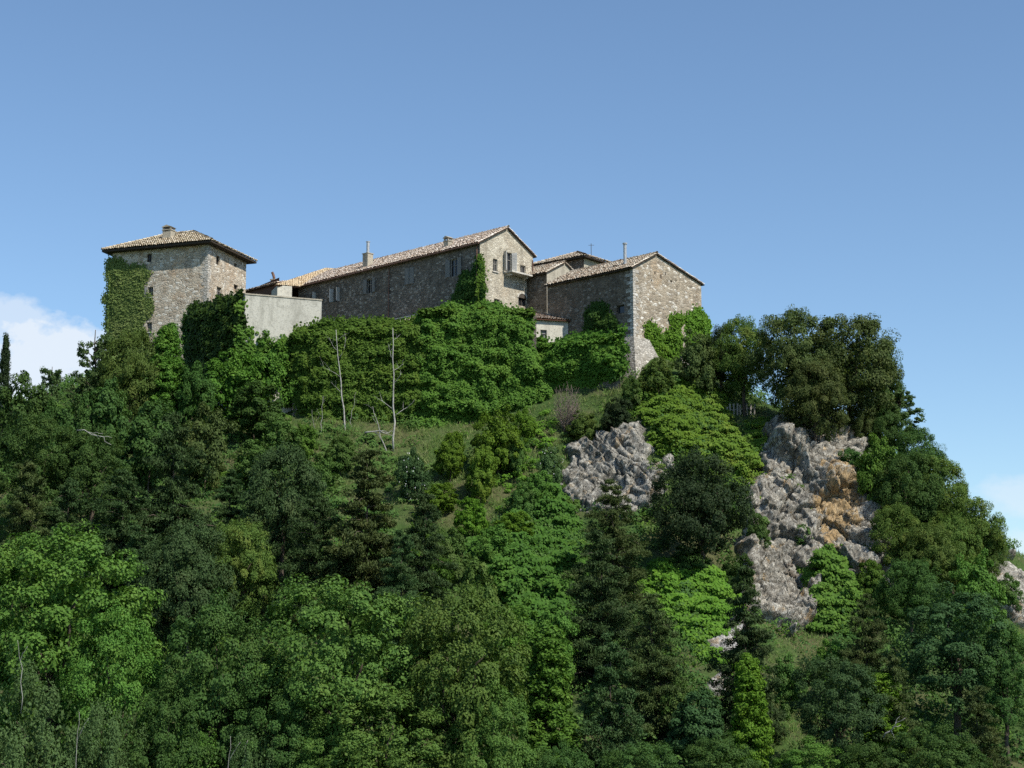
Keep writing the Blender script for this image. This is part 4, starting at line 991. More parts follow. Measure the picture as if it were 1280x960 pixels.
def spire():
    rng = np.random.default_rng(600); H, Wd = 10.0, 2.0; n = 260; z = rng.uniform(0, 1, n)**.9; a = rng.uniform(0, 6.28, n); r = Wd/2*np.clip(1-z, .04, 1)**.55*rng.uniform(.5, 1, n)
    C = np.stack([np.cos(a)*r, np.sin(a)*r, z*H], -1); V = clumps(C, rng.uniform(.18, .36, n), 90, .1, rng, 1.7, .2, .9, .6, .35); m = MB(); limb(m, (0, 0, -1), (0, 0, H*.9), .15, .03, rng, .02)
    proto('spire0', V, m, H, Wd, LM['oakdark'], M['bark'])
spire()

_rt = random.Random(5); _cnt = {}
def plant(kind, px, top, base, w, mat, name, cat, label, group=None, var=None, blossom=None, Y=None):
    """a tree or shrub standing where the sight line through (px, base) meets the ground"""
    if Y is None: q = hit(px, base)
    else:
        q = at(px, base, Y); q[2] = float(terrain(q[:1], q[1:2])[0])
    ztop = at(px, top, q[1])[2]; h = max(0.6, ztop-q[2]); wd = w*q[1]/FPX
    P_ = PROTO[kind]; i = _cnt.get(kind, 0) if var is None else var; _cnt[kind] = _cnt.get(kind, 0)+1
    cm_, tm, H, Wd = P_[i % len(P_)]
    root = empty(name, q, label, cat, group)
    root.scale = (wd/Wd, wd/Wd, h/H); root.rotation_euler = (0, 0, _rt.uniform(0, 6.28))
    t = link('trunk', tm, root); c = link('crown', cm_, root)
    c.material_slots[0].link = 'OBJECT'; c.material_slots[0].material = LM[mat]
    if blossom:
        rng = np.random.default_rng(int(px)); d = sph(blossom, rng); d[:, 1] = -np.abs(d[:, 1]); B_ = np.stack([d[:, 0]*Wd*.47, d[:, 1]*Wd*.47, H*.5+d[:, 2]*H*.46], -1)
        V = leaf_arrays(B_, sph(blossom, rng), .075, rng, .9); b = link('blossoms', leaf_mesh('blossoms', V, LM['blossom']), root); b.rotation_euler = (0, 0, -root.rotation_euler.z)
    return root

# ------------------------------------------------------------------ trees and shrubs, one by one
G_BROAD, G_JUN, G_OAK, G_BUSH, G_SKY = 'broadleaf trees at the foot of the hill', 'dark junipers on the slope', 'holm oaks on the rocky shoulder', 'bushes on the castle slope', 'trees below the tower'
# skyline at the left
plant('spire', 1, 420, 560, 22, 'oakdark', 'cypress_tree', 'cypress', 'thin dark cypress spire cut off by the left edge of the picture')
plant('shrub', 22, 468, 590, 84, 'deep', 'broadleaf_tree', 'tree', 'dark bushy tree on the skyline just right of the cypress spire', G_SKY)
plant('sparse', 61, 462, 575, 40, 'grey', 'young_tree', 'tree', 'thin young tree poking up against the clouds at the left')
plant('sparse', 113, 418, 560, 62, 'grey', 'young_tree', 'tree', 'loose grey-green tree against the sky left of the tower foot')
plant('shrub', 78, 497, 600, 70, 'deep', 'broadleaf_tree', 'tree', 'low dark tree in the skyline dip between the two thin young trees', G_SKY)
plant('oak', 162, 415, 560, 92, 'olive', 'broadleaf_tree', 'tree', 'olive-green tree hiding the foot of the ivied tower corner', G_SKY)
plant('column', 205, 407, 560, 52, 'ivy', 'ivy_clad_tree', 'tree', 'tall narrow tree smothered in dark ivy in front of the tower wall')
plant('shrub', 130, 475, 600, 80, 'deep', 'broadleaf_tree', 'tree', 'shaded round tree below the loose grey-green tree', G_SKY)
plant('shrub', 185, 500, 620, 90, 'deep', 'broadleaf_tree', 'tree', 'dark tree below the olive-green tree at the tower foot', G_SKY)
plant('broad', 38, 520, 690, 110, 'deep', 'broadleaf_tree', 'tree', 'dark broad tree at the left edge under the skyline', G_SKY)
plant('broad', 112, 535, 690, 100, 'deep', 'broadleaf_tree', 'tree', 'dark tree with a bleached fallen branch across it', G_SKY)
plant('shrub', 255, 508, 620, 84, 'oak', 'evergreen_bush', 'bush', 'dark olive bush below the ivy-hung bastion corner', G_BUSH)
# leafy shrubs under the bastion
plant('shrub', 334, 420, 520, 84, 'ivy', 'leafy_shrub', 'shrub', 'bright leafy shrub right under the pale bastion face', G_BUSH)
plant('shrub', 288, 440, 540, 92, 'ivy', 'leafy_shrub', 'shrub', 'big leafy shrub at the foot of the bastion corner', G_BUSH)
plant('shrub', 318, 480, 560, 80, 'ivyshade', 'leafy_shrub', 'shrub', 'dark leafy shrub below the two shrubs under the bastion', G_BUSH)
plant('shrub', 240, 455, 560, 64, 'ivyshade', 'leafy_shrub', 'shrub', 'shaded shrub in the gap between ivy-clad tree and bastion', G_BUSH)
# junipers
J = lambda px, top, base, w, label, mat='jun', kind='conifer': plant(kind, px, top, base, w, mat, 'juniper_tree', 'juniper', label, G_JUN)
J(28, 580, 760, 110, 'brownish juniper at the left edge above the bright broad tree', 'junolive')
J(150, 590, 770, 118, 'dark juniper below the bleached fallen branch', 'jun', 'round_conifer')
J(212, 522, 760, 135, 'tall layered juniper below the ivy-clad tree')
J(80, 600, 760, 100, 'dark juniper between the brownish one and the bleached branch', 'jun', 'round_conifer')
J(232, 655, 830, 130, 'blackish juniper above the dark round broadleaf tree', 'jun', 'oak')
J(168, 660, 820, 100, 'small dark juniper just above the right side of the bright broad tree')
J(352, 560, 740, 118, 'dark juniper below the small bare saplings', 'jun', 'oak')
J(395, 618, 790, 110, 'dark juniper between two taller ones in mid slope', 'jun', 'round_conifer')
J(456, 566, 790, 140, 'big brown-green juniper below the tallest bare sapling', 'junolive')
J(528, 618, 800, 92, 'dark juniper right of the big brown-green one')
J(500, 665, 820, 100, 'shaded juniper behind the crown of the conical broadleaf tree', 'jun', 'round_conifer')
J(285, 590, 720, 84, 'grey-green juniper above the yellow-green tree', 'jun')
J(768, 602, 770, 92, 'olive juniper right below the grey limestone outcrop', 'junolive', 'round_conifer')
J(752, 668, 860, 120, 'dark layered juniper left of the bright vine carpet', 'jun', 'round_conifer')
J(818, 745, 920, 105, 'brown-olive rounded juniper below the bright vine carpet', 'junolive', 'round_conifer')
J(765, 795, 1020, 125, 'tall dark juniper at the bottom right of the ivy-clad tree')
J(935, 712, 930, 100, 'narrow dark juniper in front of the cliff')
J(1122, 822, 990, 95, 'dark brown juniper below the bluish tree at the right', 'junolive')
J(1228, 860, 1030, 110, 'brown juniper in the bottom right corner', 'junolive', 'round_conifer')
J(1085, 745, 900, 70, 'small olive juniper under the foot of the cliff', 'junolive', 'round_conifer')
# yellow-green and small trees on the slope
plant('oak', 300, 652, 800, 96, 'oakyel', 'yellow_green_tree', 'tree', 'yellow-green evergreen tree among the dark junipers')
plant('sparse', 527, 640, 740, 40, 'lime', 'sapling_tree', 'sapling', 'light green sapling beside the big brown-green juniper')
plant('shrub', 622, 510, 600, 66, 'vine', 'bright_bush', 'bush', 'bright green bush on the grass below the ivy rampart', G_BUSH)
plant('shrub', 601, 562, 634, 46, 'lime', 'bright_bush', 'bush', 'yellow-green bush just below the bright green one on the grass', G_BUSH)
plant('shrub', 563, 540, 605, 46, 'vine', 'bright_bush', 'bush', 'leafy bush left of the yellow-green one on the grass', G_BUSH)
plant('shrub', 516, 562, 630, 46, 'blue', 'flowering_bush', 'bush', 'dark bush dotted with white flowers below the bare saplings', G_BUSH, None, 55)
plant('shrub', 688, 556, 610, 38, 'grey', 'flowering_bush', 'bush', 'pale bush with white flowers left of the limestone outcrop', G_BUSH, None, 40)
plant('shrub', 772, 498, 552, 44, 'oakdark', 'evergreen_bush', 'bush', 'round dark bush sitting on top of the limestone outcrop', G_BUSH)
def twig_bush(px, top, base, w, mat, label, seed):
    q = hit(px, base); h = at(px, top, q[1])[2]-q[2]; wd = w*q[1]/FPX; rng = np.random.default_rng(seed); m = MB()
    for i in range(70):
        a = rng.uniform(0, 6.28); r = wd/2*rng.uniform(.2, 1)**.6; z = h*rng.uniform(.35, 1)*(1-.35*(2*r/wd)**2)
        p0 = q+np.array([math.cos(a)*.15, math.sin(a)*.15, 0]); p1 = q+np.array([math.cos(a)*r, math.sin(a)*r, z]); pts = limb(m, p0, p1, .03, .008, rng, .12, 4)
        for k in (2, 3):
            for _ in range(3): limb(m, pts[k], pts[k]+rng.normal(size=3)*.3+UP*.15, .014, .006, rng, .2, 2)
    o = m.build('dead_bush', mat, None, q, True); return tag(o, label, 'bush')
twig_bush(709, 470, 545, 44, M['twig'], 'leafless brown bush beside the end of the ivy rampart', 4)
plant('shrub', 590, 622, 680, 44, 'vine', 'leafy_shrub', 'shrub', 'leafy shrub on the grass left of the vine thicket', G_BUSH)
plant('shrub', 646, 545, 600, 34, 'under', 'leafy_shrub', 'shrub', 'small dull shrub in the grass right of the bright bush', G_BUSH)
plant('shrub', 655, 600, 655, 44, 'under', 'leafy_shrub', 'shrub', 'dull shrub above the vine thicket in mid slope', G_BUSH)
plant('shrub', 560, 660, 740, 60, 'under', 'leafy_shrub', 'shrub', 'dull green shrub right of the light green sapling', G_BUSH)
plant('shrub', 425, 545, 600, 48, 'under', 'leafy_shrub', 'shrub', 'low shrub at the foot of the left tall bare sapling', G_BUSH)
plant('shrub', 345, 520, 590, 60, 'under', 'leafy_shrub', 'shrub', 'grass-green shrub below the dark shrubs under the bastion', G_BUSH)
plant('shrub', 872, 415, 500, 60, 'oak', 'evergreen_bush', 'bush', 'olive evergreen bush against the right corner of the barn', G_BUSH)
plant('shrub', 824, 447, 500, 48, 'olive', 'evergreen_bush', 'bush', 'small olive bush below the barn footing', G_BUSH)
for px, top, base, w, mat, lb in ((548, 604, 650, 52, 'vine', 'wide low shrub right of the white-flowered dark bush'), (655, 512, 560, 40, 'vine', 'small leafy shrub under the bulging ivy at its right end'), (730, 515, 556, 44, 'olive', 'yellowish low shrub on the left shoulder of the limestone outcrop'),
        (622, 655, 720, 56, 'bright', 'leafy shrub at the upper left edge of the vine thicket'), (672, 590, 650, 44, 'bright', 'green shrub just above the vine thicket, left of the outcrop foot'), (400, 570, 630, 60, 'under', 'grassy green shrub between the small bare saplings and the junipers'),
        (315, 550, 620, 64, 'under', 'rough shrub on the grass right of the ivy-clad tree'), (378, 530, 580, 44, 'ivy', 'leafy shrub at the left foot of the ivy rampart'),
        (640, 640, 690, 56, 'vine', 'dull wide shrub on the grass above the vine thicket'), (540, 690, 760, 60, 'thicket', 'leafy shrub between junipers and vine thicket'), (790, 470, 515, 32, 'under', 'small shrub on the rocky spur above the outcrop'), (1065, 560, 610, 40, 'deep', 'green shrub hanging over the right of the cliff top'), (948, 640, 700, 34, 'deep', 'small green shrub on the left edge of the cliff')):
    plant('shrub', px, top, base, w, mat, 'leafy_shrub', 'shrub', lb, G_BUSH)
# holm oaks
O = lambda px, top, base, w, label, mat='oak', v=None: plant('oak', px, top, base, w, mat, 'holm_oak', 'holm oak', label, G_OAK, v)
plant('oak', 878, 566, 730, 128, 'oakdark', 'holm_oak', 'holm oak', 'round blackish holm oak between outcrop and cliff, standing alone', G_OAK)
O(1062, 397, 560, 146, 'largest dark holm oak on the rocky shoulder')
O(998, 388, 545, 118, 'holm oak in the middle of the skyline group')
O(930, 396, 520, 80, 'yellowing holm oak nearest the barn', 'oakyel')
O(1102, 425, 570, 66, 'greener holm oak on the right side of the largest one', 'deep')
O(1020, 450, 570, 90, 'low holm oak branches overhanging the cliff top')
O(902, 408, 500, 52, 'small dark holm oak beside the evergreen bush at the barn', 'oakdark')
plant('sparse', 1128, 492, 590, 66, 'grey', 'young_tree', 'tree', 'feathery grey-green tree on the right skyline under the oaks')
# right flank
K = lambda px, top, base, w, mat, label, kind='oak': plant(kind, px, top, base, w, mat, 'broadleaf_tree', 'tree', label, 'trees on the right flank of the hill')
K(1098, 545, 650, 66, 'ivy', 'bright leafy tree right of the cliff top', 'shrub')
K(1140, 566, 690, 92, 'deep', 'tall green tree on the right flank above the cliff side')
K(1174, 572, 690, 84, 'oakyel', 'yellow-green tree on the right skyline')
K(1216, 620, 740, 92, 'oakyel', 'rounded yellow-green tree lowest on the right skyline')
K(1122, 632, 735, 74, 'oakyel', 'yellow-green tree against the shaded side of the cliff')
K(1168, 655, 770, 84, 'olive', 'olive tree in front of the yellow-green skyline trees')
K(1222, 690, 800, 70, 'bright', 'bushy tree above the rocks at the far right', 'shrub')
plant('broad', 1198, 735, 930, 160, 'blue', 'broadleaf_tree', 'tree', 'big bluish-green tree at the right with a wide round crown', 'trees on the right flank of the hill')
plant('broad', 1052, 822, 1000, 120, 'blue', 'broadleaf_tree', 'tree', 'bluish tree with dark gaps below the foot of the cliff', 'trees on the right flank of the hill')
plant('shrub', 1040, 800, 890, 56, 'ivy', 'leafy_shrub', 'shrub', 'bright round shrub on top of the bluish tree below the cliff', G_BUSH)
plant('column', 1108, 842, 990, 62, 'vine', 'ivy_clad_tree', 'tree', 'leafy bright green tree beside the bleached forked branch')
plant('broad', 1175, 905, 1060, 120, 'deep', 'broadleaf_tree', 'tree', 'dark broadleaf tree at the bottom below the big bluish one', 'trees on the right flank of the hill')
plant('broad', 1262, 780, 960, 90, 'deep', 'broadleaf_tree', 'tree', 'dark tree at the right edge below the far rocks', 'trees on the right flank of the hill')
plant('broad', 1020, 925, 1060, 110, 'bright', 'broadleaf_tree', 'tree', 'green tree at the bottom edge below the bluish tree', 'trees on the right flank of the hill')
plant('broad', 1100, 930, 1070, 100, 'deep', 'broadleaf_tree', 'tree', 'dark low tree at the bottom edge below the bleached forked branch', 'trees on the right flank of the hill')
plant('column', 940, 820, 1010, 52, 'vine', 'ivy_clad_tree', 'tree', 'bright ivy column under the narrow juniper before the cliff')
plant('shrub', 872, 862, 960, 84, 'blue', 'leafy_shrub', 'shrub', 'bluish shrub below the small pale rock slab', G_BUSH)
plant('shrub', 985, 820, 900, 56, 'under', 'leafy_shrub', 'shrub', 'dull shrub in the dry grass right of the bright ivy column', G_BUSH)
plant('broad', 900, 920, 1060, 100, 'deep', 'broadleaf_tree', 'tree', 'dark tree at the bottom edge left of the bright ivy column', 'trees on the right flank of the hill')
K(1112, 500, 590, 60, 'deep', 'dark green tree closing the gap below the greener holm oak')
K(1080, 500, 575, 46, 'oak', 'dark evergreen tree under the right side of the largest holm oak')
K(1152, 536, 640, 70, 'deep', 'dark green tree on the right skyline just below the thin feathery tree')
plant('shrub', 922, 690, 745, 44, 'deep', 'leafy_shrub', 'shrub', 'green shrub rooted at the left foot of the cliff', G_BUSH)
plant('shrub', 1004, 655, 692, 26, 'under', 'leafy_shrub', 'shrub', 'tiny shrub in a crack at the middle of the cliff', G_BUSH)
plant('shrub', 1090, 700, 760, 44, 'ivy', 'leafy_shrub', 'shrub', 'green shrub at the lower right foot of the cliff', G_BUSH)
plant('shrub', 1262, 718, 770, 40, 'under', 'leafy_shrub', 'shrub', 'dull shrub among the pale rocks at the far right', G_BUSH)
K(1190, 640, 745, 76, 'oakyel', 'yellow-green tree filling the middle of the right flank')
K(1140, 700, 800, 84, 'deep', 'dark shaded tree under the yellow-green trees of the right flank')
K(1236, 655, 745, 50, 'olive', 'small olive tree at the end of the right skyline')
# foot of the hill
T = lambda px, top, base, w, mat, label, v=None: plant('broad', px, top, base, w, mat, 'broadleaf_tree', 'tree', label, G_BROAD, v)
T(62, 662, 1010, 235, 'bright', 'big bright green tree filling the left edge', 0)
T(135, 762, 1050, 140, 'bright', 'lower bright green tree leaning out from the big one at the left', 1)
T(268, 748, 1050, 160, 'deep', 'dark round broadleaf tree left of the widest crown', 2)
T(425, 726, 1050, 225, 'broad', 'widest broadleaf crown at the centre bottom', 3)
T(572, 738, 1060, 180, 'broad', 'conical broadleaf tree with its tip above the widest crown', 0)
T(480, 862, 1080, 190, 'broad', 'low broadleaf tree in front of the widest crown', 1)
T(615, 850, 1090, 110, 'broad', 'right-hand low tree in front of the conical broadleaf tree', 2)
T(345, 850, 1070, 130, 'deep', 'dark broadleaf tree below the round one', 3)
T(205, 850, 1080, 110, 'deep', 'dark broadleaf tree above the feathery bottom bushes', 2)
plant('feather', 40, 830, 1090, 190, 'grey', 'grey_bush', 'bush', 'pale grey-green bush with bare stems in the bottom left corner')
plant('feather', 130, 880, 1090, 130, 'grey', 'grey_bush', 'bush', 'second pale grey-green bush along the bottom edge from the left corner')
plant('feather', 232, 905, 1090, 110, 'bright', 'leafy_shrub', 'shrub', 'feathery bright green shrub at the bottom edge')
plant('feather', 318, 915, 1090, 90, 'grey', 'grey_bush', 'bush', 'pale bush with thin bare stems at the bottom edge, right of the feathery shrub')
plant('broad', 405, 900, 1090, 120, 'broad', 'broadleaf_tree', 'tree', 'low broadleaf tree at the bottom edge below the widest crown', G_BROAD)
# centre
plant('column', 684, 786, 1010, 76, 'ivy', 'ivy_clad_tree', 'tree', 'broad ivy-clad column, dark on its left, right of the conical tree')
plant('shrub', 640, 752, 870, 96, 'ivy', 'leafy_shrub', 'shrub', 'bright leafy shrub above the ivy-clad column', G_BUSH)
plant('shrub', 690, 765, 870, 70, 'bright', 'leafy_shrub', 'shrub', 'leafy shrub left of the dark layered juniper', G_BUSH)
plant('shrub', 600, 700, 820, 60, 'olive', 'leafy_shrub', 'shrub', 'yellowish shrub above the tip of the conical tree', G_BUSH)
plant('shrub', 850, 850, 930, 50, 'under', 'leafy_shrub', 'shrub', 'dull shrub right of the brown-olive rounded juniper', G_BUSH)
plant('shrub', 862, 680, 726, 56, 'deep', 'leafy_shrub', 'shrub', 'dark shrub between the lone holm oak and the bright vine carpet', G_BUSH)
plant('broad', 800, 930, 1080, 110, 'deep', 'broadleaf_tree', 'tree', 'dark tree at the bottom edge right of the tall dark juniper', G_BROAD)
plant('broad', 700, 930, 1090, 90, 'deep', 'broadleaf_tree', 'tree', 'dark tree at the bottom edge under the ivy-clad column', G_BROAD)

# ------------------------------------------------------------------ ivy on the walls
def face_ivy(F, polypx, mat, label, n_cl, per=45, size=0.12, thick=(0.08, 0.5), crad=(0.3, 0.6), seed=1, noise=7, name='ivy', up=0.5, extra=None, flat=0.6, s_rng=None, z_rng=None, core=8):
    """clumps of ivy leaves growing out from a wall, inside an outline"""
    rng = np.random.default_rng(seed); poly = np.array(polypx, float)
    sz = np.array([F.loc(*p) for p in polypx]); lo, hi = sz.min(0)-.3, sz.max(0)+.3
    if s_rng: lo[0], hi[0] = s_rng
    n = int(n_cl*2.2); S = rng.uniform(lo[0], hi[0], n); Z = rng.uniform(lo[1], hi[1], n)
    P = F.O[None, :]+F.e[None, :]*S[:, None]; P3 = np.stack([P[:, 0], P[:, 1], Z], -1)
    sd = poly_sd(np.stack([S, Z], -1), sz); sd = sd*13+fbm(P3/1.2, 3, seed)*noise*2
    k = sd > 0; P3, sd = P3[k], sd[k]
    d = rng.uniform(*thick, len(P3))*np.clip(sd/12, .25, 1)*(0.25+1.3*np.clip(fbm(P3/np.array([1.3, 1.3, .8]), 2, seed+3)*1.5+.5, 0, 1))
    C = P3+F.n3*d[:, None]; Rr = rng.uniform(*crad, len(C))*np.clip(sd/14, .45, 1)
    kk = np.repeat(np.arange(len(C)), per); dd = sph(len(kk), rng); q = C[kk]+dd*np.array([1, 1, flat])*(Rr[kk]*rng.uniform(.35, 1, len(kk)))[:, None]
    dist = (q[:, :2]-F.O)@F.n; q = q+F.n3*np.maximum(0.03-dist, 0)[:, None]
    N = dd*.55+F.n3*.75+UP*up+rng.normal(size=(len(kk), 3))*.35
    V = [leaf_arrays(q, N, size, rng, .72)]
    V0 = np.repeat(P3, core, 0)+rng.normal(size=(len(P3)*core, 3))*.22; dist = (V0[:, :2]-F.O)@F.n; V0 = V0+F.n3*(0.04+np.abs(rng.normal(size=len(V0)))*.05-dist)[:, None]
    V.append(leaf_arrays(V0, F.n3+rng.normal(size=V0.shape)*.35, size*1.25, rng, .8))
    if extra is not None: V += extra
    V = np.concatenate(V); org = V.mean(0); o = link(name, leaf_mesh(name, V-org, LM[mat])); o.location = org.tolist()
    return tag(o, label, 'ivy', 'ivy on the castle walls')
face_ivy(FLt, [(133, 322), (152, 326), (160, 338), (166, 330), (178, 331), (182, 345), (180, 360), (183, 372), (191, 385), (189, 396), (180, 403), (184, 425), (186, 470), (128, 470), (131, 400)], 'ivygrey', 'grey-green ivy climbing the left corner of the tower', 2000, 38, .08, (0.02, .12), (.13, .27), 2)
FTs = Face(Ct[:2]+Lt*11.0, Gt, Lt)
rngT = np.random.default_rng(77); nS = 9000; sS = rngT.uniform(-.3, 3.2, nS); zS = rngT.uniform(28, 39.6, nS); pS = np.stack([FTs.O[0]+Gt[0]*sS, FTs.O[1]+Gt[1]*sS, zS], -1)+FTs.n3*rngT.uniform(.03, .15, nS)[:, None]
face_ivy(FLt, [(133, 440), (205, 430), (215, 480), (128, 480)], 'ivygrey', 'ivy wrapping the shaded left side of the tower base', 250, 45, .1, (0.05, .5), (.25, .5), 3, extra=[leaf_arrays(pS, FTs.n3+UP*.4+rngT.normal(size=(nS, 3))*.5, .11, rngT, .7)])
nB = np.array([-(BAST[2]-BAST[1])[1], (BAST[2]-BAST[1])[0]]); eB = (BAST[2]-BAST[1]); lB = np.linalg.norm(eB); eB = eB/lB; nB = np.array([-eB[1], eB[0]]); nB = nB if nB[1] < 0 else -nB
FB1 = Face(BAST[1], eB, nB)
face_ivy(FB1, [(303, 364), (284, 371), (262, 377), (246, 381), (240, 384), (236, 470), (303, 500)], 'ivyshade', 'dark ivy covering the shaded side of the bastion', 1100, 45, .12, (.08, .55), (.3, .6), 4)
e2 = BAST[3]-BAST[2]; e2 = e2/np.linalg.norm(e2); n2 = np.array([-e2[1], e2[0]]); n2 = n2 if n2[0] < 0 else -n2
FB2 = Face(BAST[2], e2, n2)
face_ivy(FB2, [(246, 381), (231, 391), (232, 470), (246, 480)], 'ivyshade', 'dark ivy on the rear shaded corner of the bastion', 240, 45, .12, (.08, .45), (.3, .55), 5)
eF = (BAST[0]-BAST[1]); eF = eF/np.linalg.norm(eF); nF = np.array([eF[1], -eF[0]])
FB0 = Face(BAST[1], eF, nF)
face_ivy(FB0, [(299, 365), (303, 368), (305, 385), (303, 402), (302, 425), (309, 408), (311, 424), (320, 430), (345, 425), (372, 430), (398, 418), (400, 470), (299, 500)], 'ivy', 'ivy fringe along the foot and left edge of the sunlit bastion face', 520, 45, .12, (.08, .5), (.25, .55), 6)
def ram_face(a, b):
    e = (b-a)/np.linalg.norm(b-a); n = np.array([e[1], -e[0]]); return Face(a, e, n if n[1] < 0 else -n)
FR0, FR1, FLW = ram_face(RAM[0], RAM[1]), ram_face(RAM[1], RAM[2]), ram_face(LOW[0], LOW[1])
face_ivy(FR0, [(366, 415), (378, 408), (420, 402), (470, 404), (500, 402), (535, 400), (535, 560), (470, 555), (420, 548), (384, 535), (366, 500)], 'ivy', 'thick ivy curtain on the rampart behind the tall bare saplings', 2500, 46, .1, (.08, .8), (.22, .46), 7, flat=.9)
face_ivy(FR1, [(512, 412), (530, 396), (565, 386), (610, 381), (650, 383), (662, 392), (666, 430), (684, 455), (695, 500), (672, 530), (640, 525), (600, 535), (545, 555), (512, 555)], 'ivy', 'bulging bright ivy on the taller rampart below the gable', 3200, 48, .1, (.1, 1.0), (.24, .5), 8, flat=.9)
face_ivy(FLW, [(668, 428), (690, 424), (730, 420), (778, 418), (784, 440), (778, 470), (735, 480), (705, 485), (680, 490), (668, 480)], 'ivy', 'trimmed ivy along the low terrace wall beside the barn footing', 800, 45, .115, (.12, .7), (.3, .55), 9)
def top_ivy(F, s0, s1, z0_, z1_, mat, label, n, seed, wid=1.3):
    rng = np.random.default_rng(seed); s = rng.uniform(s0, s1, n); t = (s-s0)/(s1-s0); d = rng.uniform(-wid, .5, n)
    C = np.stack([F.O[0]+F.e[0]*s+F.n[0]*d, F.O[1]+F.e[1]*s+F.n[1]*d, z0_+(z1_-z0_)*t+rng.uniform(-.1, .3, n)+fbm(np.stack([s, d, 0*s], -1)/1.8, 2, seed)*.7], -1)
    V = clumps(C, rng.uniform(.35, .65, n), 55, .125, rng, .6, .7, .7, .6, .72); org = V.mean(0); o = link('ivy', leaf_mesh('ivy', V-org, LM[mat])); o.location = org.tolist(); return tag(o, label, 'ivy', 'ivy on the castle walls')
top_ivy(FR0, -.3, 11.5, 29.75, 29.75, 'ivy', 'ivy spilling over the top of the rampart under the long wall', 330, 11)
top_ivy(FR1, 0, 9.7, 31.6, 31.7, 'ivy', 'ivy mounded over the top of the taller rampart', 330, 12)
top_ivy(FLW, 0, 8.1, 28.8, 28.75, 'ivy', 'ivy hedge along the top of the low terrace wall', 190, 13, .9)
sM = [(568, 385), (570, 362), (579, 342), (590, 330), (596, 318), (601, 318), (601, 388)]
face_ivy(FLm, sM, 'ivyshade', 'ivy climbing the shaded near corner of the long farmhouse', 330, 45, .11, (.05, .35), (.22, .45), 14)
face_ivy(FGm, [(599, 322), (603, 328), (604, 345), (606, 365), (605, 390), (599, 390)], 'ivy', 'narrow ivy edge round the farmhouse corner onto the sunlit gable', 90, 45, .11, (.04, .2), (.2, .35), 15, 3)
face_ivy(FLb, [(728, 422), (735, 405), (737, 388), (746, 382), (755, 383), (766, 392), (769, 405), (768, 424)], 'ivyshade', 'rounded dark ivy patch on the shaded barn side', 330, 45, .11, (.06, .45), (.25, .5), 16, 4)
face_ivy(FGb, [(806, 406), (818, 403), (826, 418), (836, 412), (836, 394), (843, 392), (852, 400), (851, 425), (850, 470), (815, 470), (812, 432)], 'vine', 'bright ivy branching up the middle of the barn gable', 420, 45, .11, (.05, .4), (.22, .45), 17, 6)
face_ivy(FGb, [(857, 398), (868, 386), (873, 383), (880, 392), (886, 402), (888, 425), (886, 450), (860, 445)], 'vine', 'rounded bright ivy on the right edge of the barn gable', 420, 45, .11, (.08, .6), (.25, .5), 18, 4)

# ------------------------------------------------------------------ vines and ground cover on the slope
def slope_mat(polypx, mat, label, n_cl, per=50, size=0.12, seed=1, lift=(0.1, .7), crad=(.35, .7), noise=14, name='vine', cat='vine', group='vines on the slope', kind=None, avoid=()):
    rng = np.random.default_rng(seed); pts = np.array([hit(*p) for p in polypx]); lo, hi = pts.min(0)-1, pts.max(0)+1
    n = int(n_cl*2.6); x = rng.uniform(lo[0], hi[0], n); y = rng.uniform(lo[1], hi[1], n); P = np.stack([x, y, terrain(x, y)], -1)
    sd = poly_sd(project(P), polypx)+fbm(P/1.8, 3, seed)*noise
    ok = sd > 0
    for a in avoid: ok &= poly_sd(project(P), a)+fbm(P/1.2, 2, seed+8)*12 < 0
    P, sd = P[ok], sd[ok]; N = tnormal(P[:, 0], P[:, 1], 1.2)
    h = rng.uniform(*lift, len(P))*np.clip(sd/16, .3, 1)*(.15+1.5*np.clip(fbm(P/1.6, 3, seed+4)*1.6+.45, 0, 1))
    C = P+N*h[:, None]+UP*.1; Rr = rng.uniform(*crad, len(P))
    V = clumps(C, Rr, per, size, rng, .5, .9, .45, .45, .75, bias=(.35, -.75, .45)); org = V.mean(0); o = link(name, leaf_mesh(name, V-org, LM[mat])); o.location = org.tolist()
    return tag(o, label, None if kind else cat, None if kind else group, kind)
slope_mat([(800, 480), (850, 474), (880, 490), (872, 540), (890, 585), (860, 580), (826, 575), (806, 530)], 'vine', 'bright green vine carpet below the barn, right of the outcrop', 560, 60, .105, 21, (.1, 1.1), (.3, .65), 18)
slope_mat([(872, 480), (905, 486), (908, 530), (935, 560), (952, 600), (940, 626), (905, 608), (880, 585), (862, 540)], 'lime', 'lime-yellow vine carpet running down to the left edge of the cliff', 420, 60, .105, 29, (.1, 1.2), (.28, .6), 26)
slope_mat([(815, 705), (850, 698), (915, 728), (928, 770), (908, 838), (882, 826), (806, 738)], 'vine', 'even bright green vine carpet right of the junipers', 620, 55, .12, 22, (.3, .8), (.4, .7), 8)
slope_mat([(690, 612), (716, 645), (726, 715), (718, 800), (645, 805), (600, 745), (588, 690), (640, 655)], 'thicket', 'deep green vine thicket in the middle of the slope', 1100, 55, .13, 23, (.2, 1.3), (.4, .85), 16)
slope_mat([(1000, 682), (1030, 690), (1052, 690), (1082, 762), (1078, 800), (1012, 792), (1006, 735)], 'ivy', 'ivy band hanging down the lower cliff', 420, 55, .12, 24, (.9, 1.7), (.35, .65), 8)
slope_mat([(1072, 545), (1108, 560), (1118, 620), (1100, 660), (1084, 640)], 'ivy', 'ivy along the right edge of the cliff top', 220, 50, .12, 25, (.3, 1.2), (.35, .6), 10)
slope_mat([(930, 525), (962, 530), (958, 590), (940, 580)], 'lime', 'lime-green vine tuft left of the cliff pinnacle', 110, 50, .12, 26, (.2, .9), (.3, .6), 8)
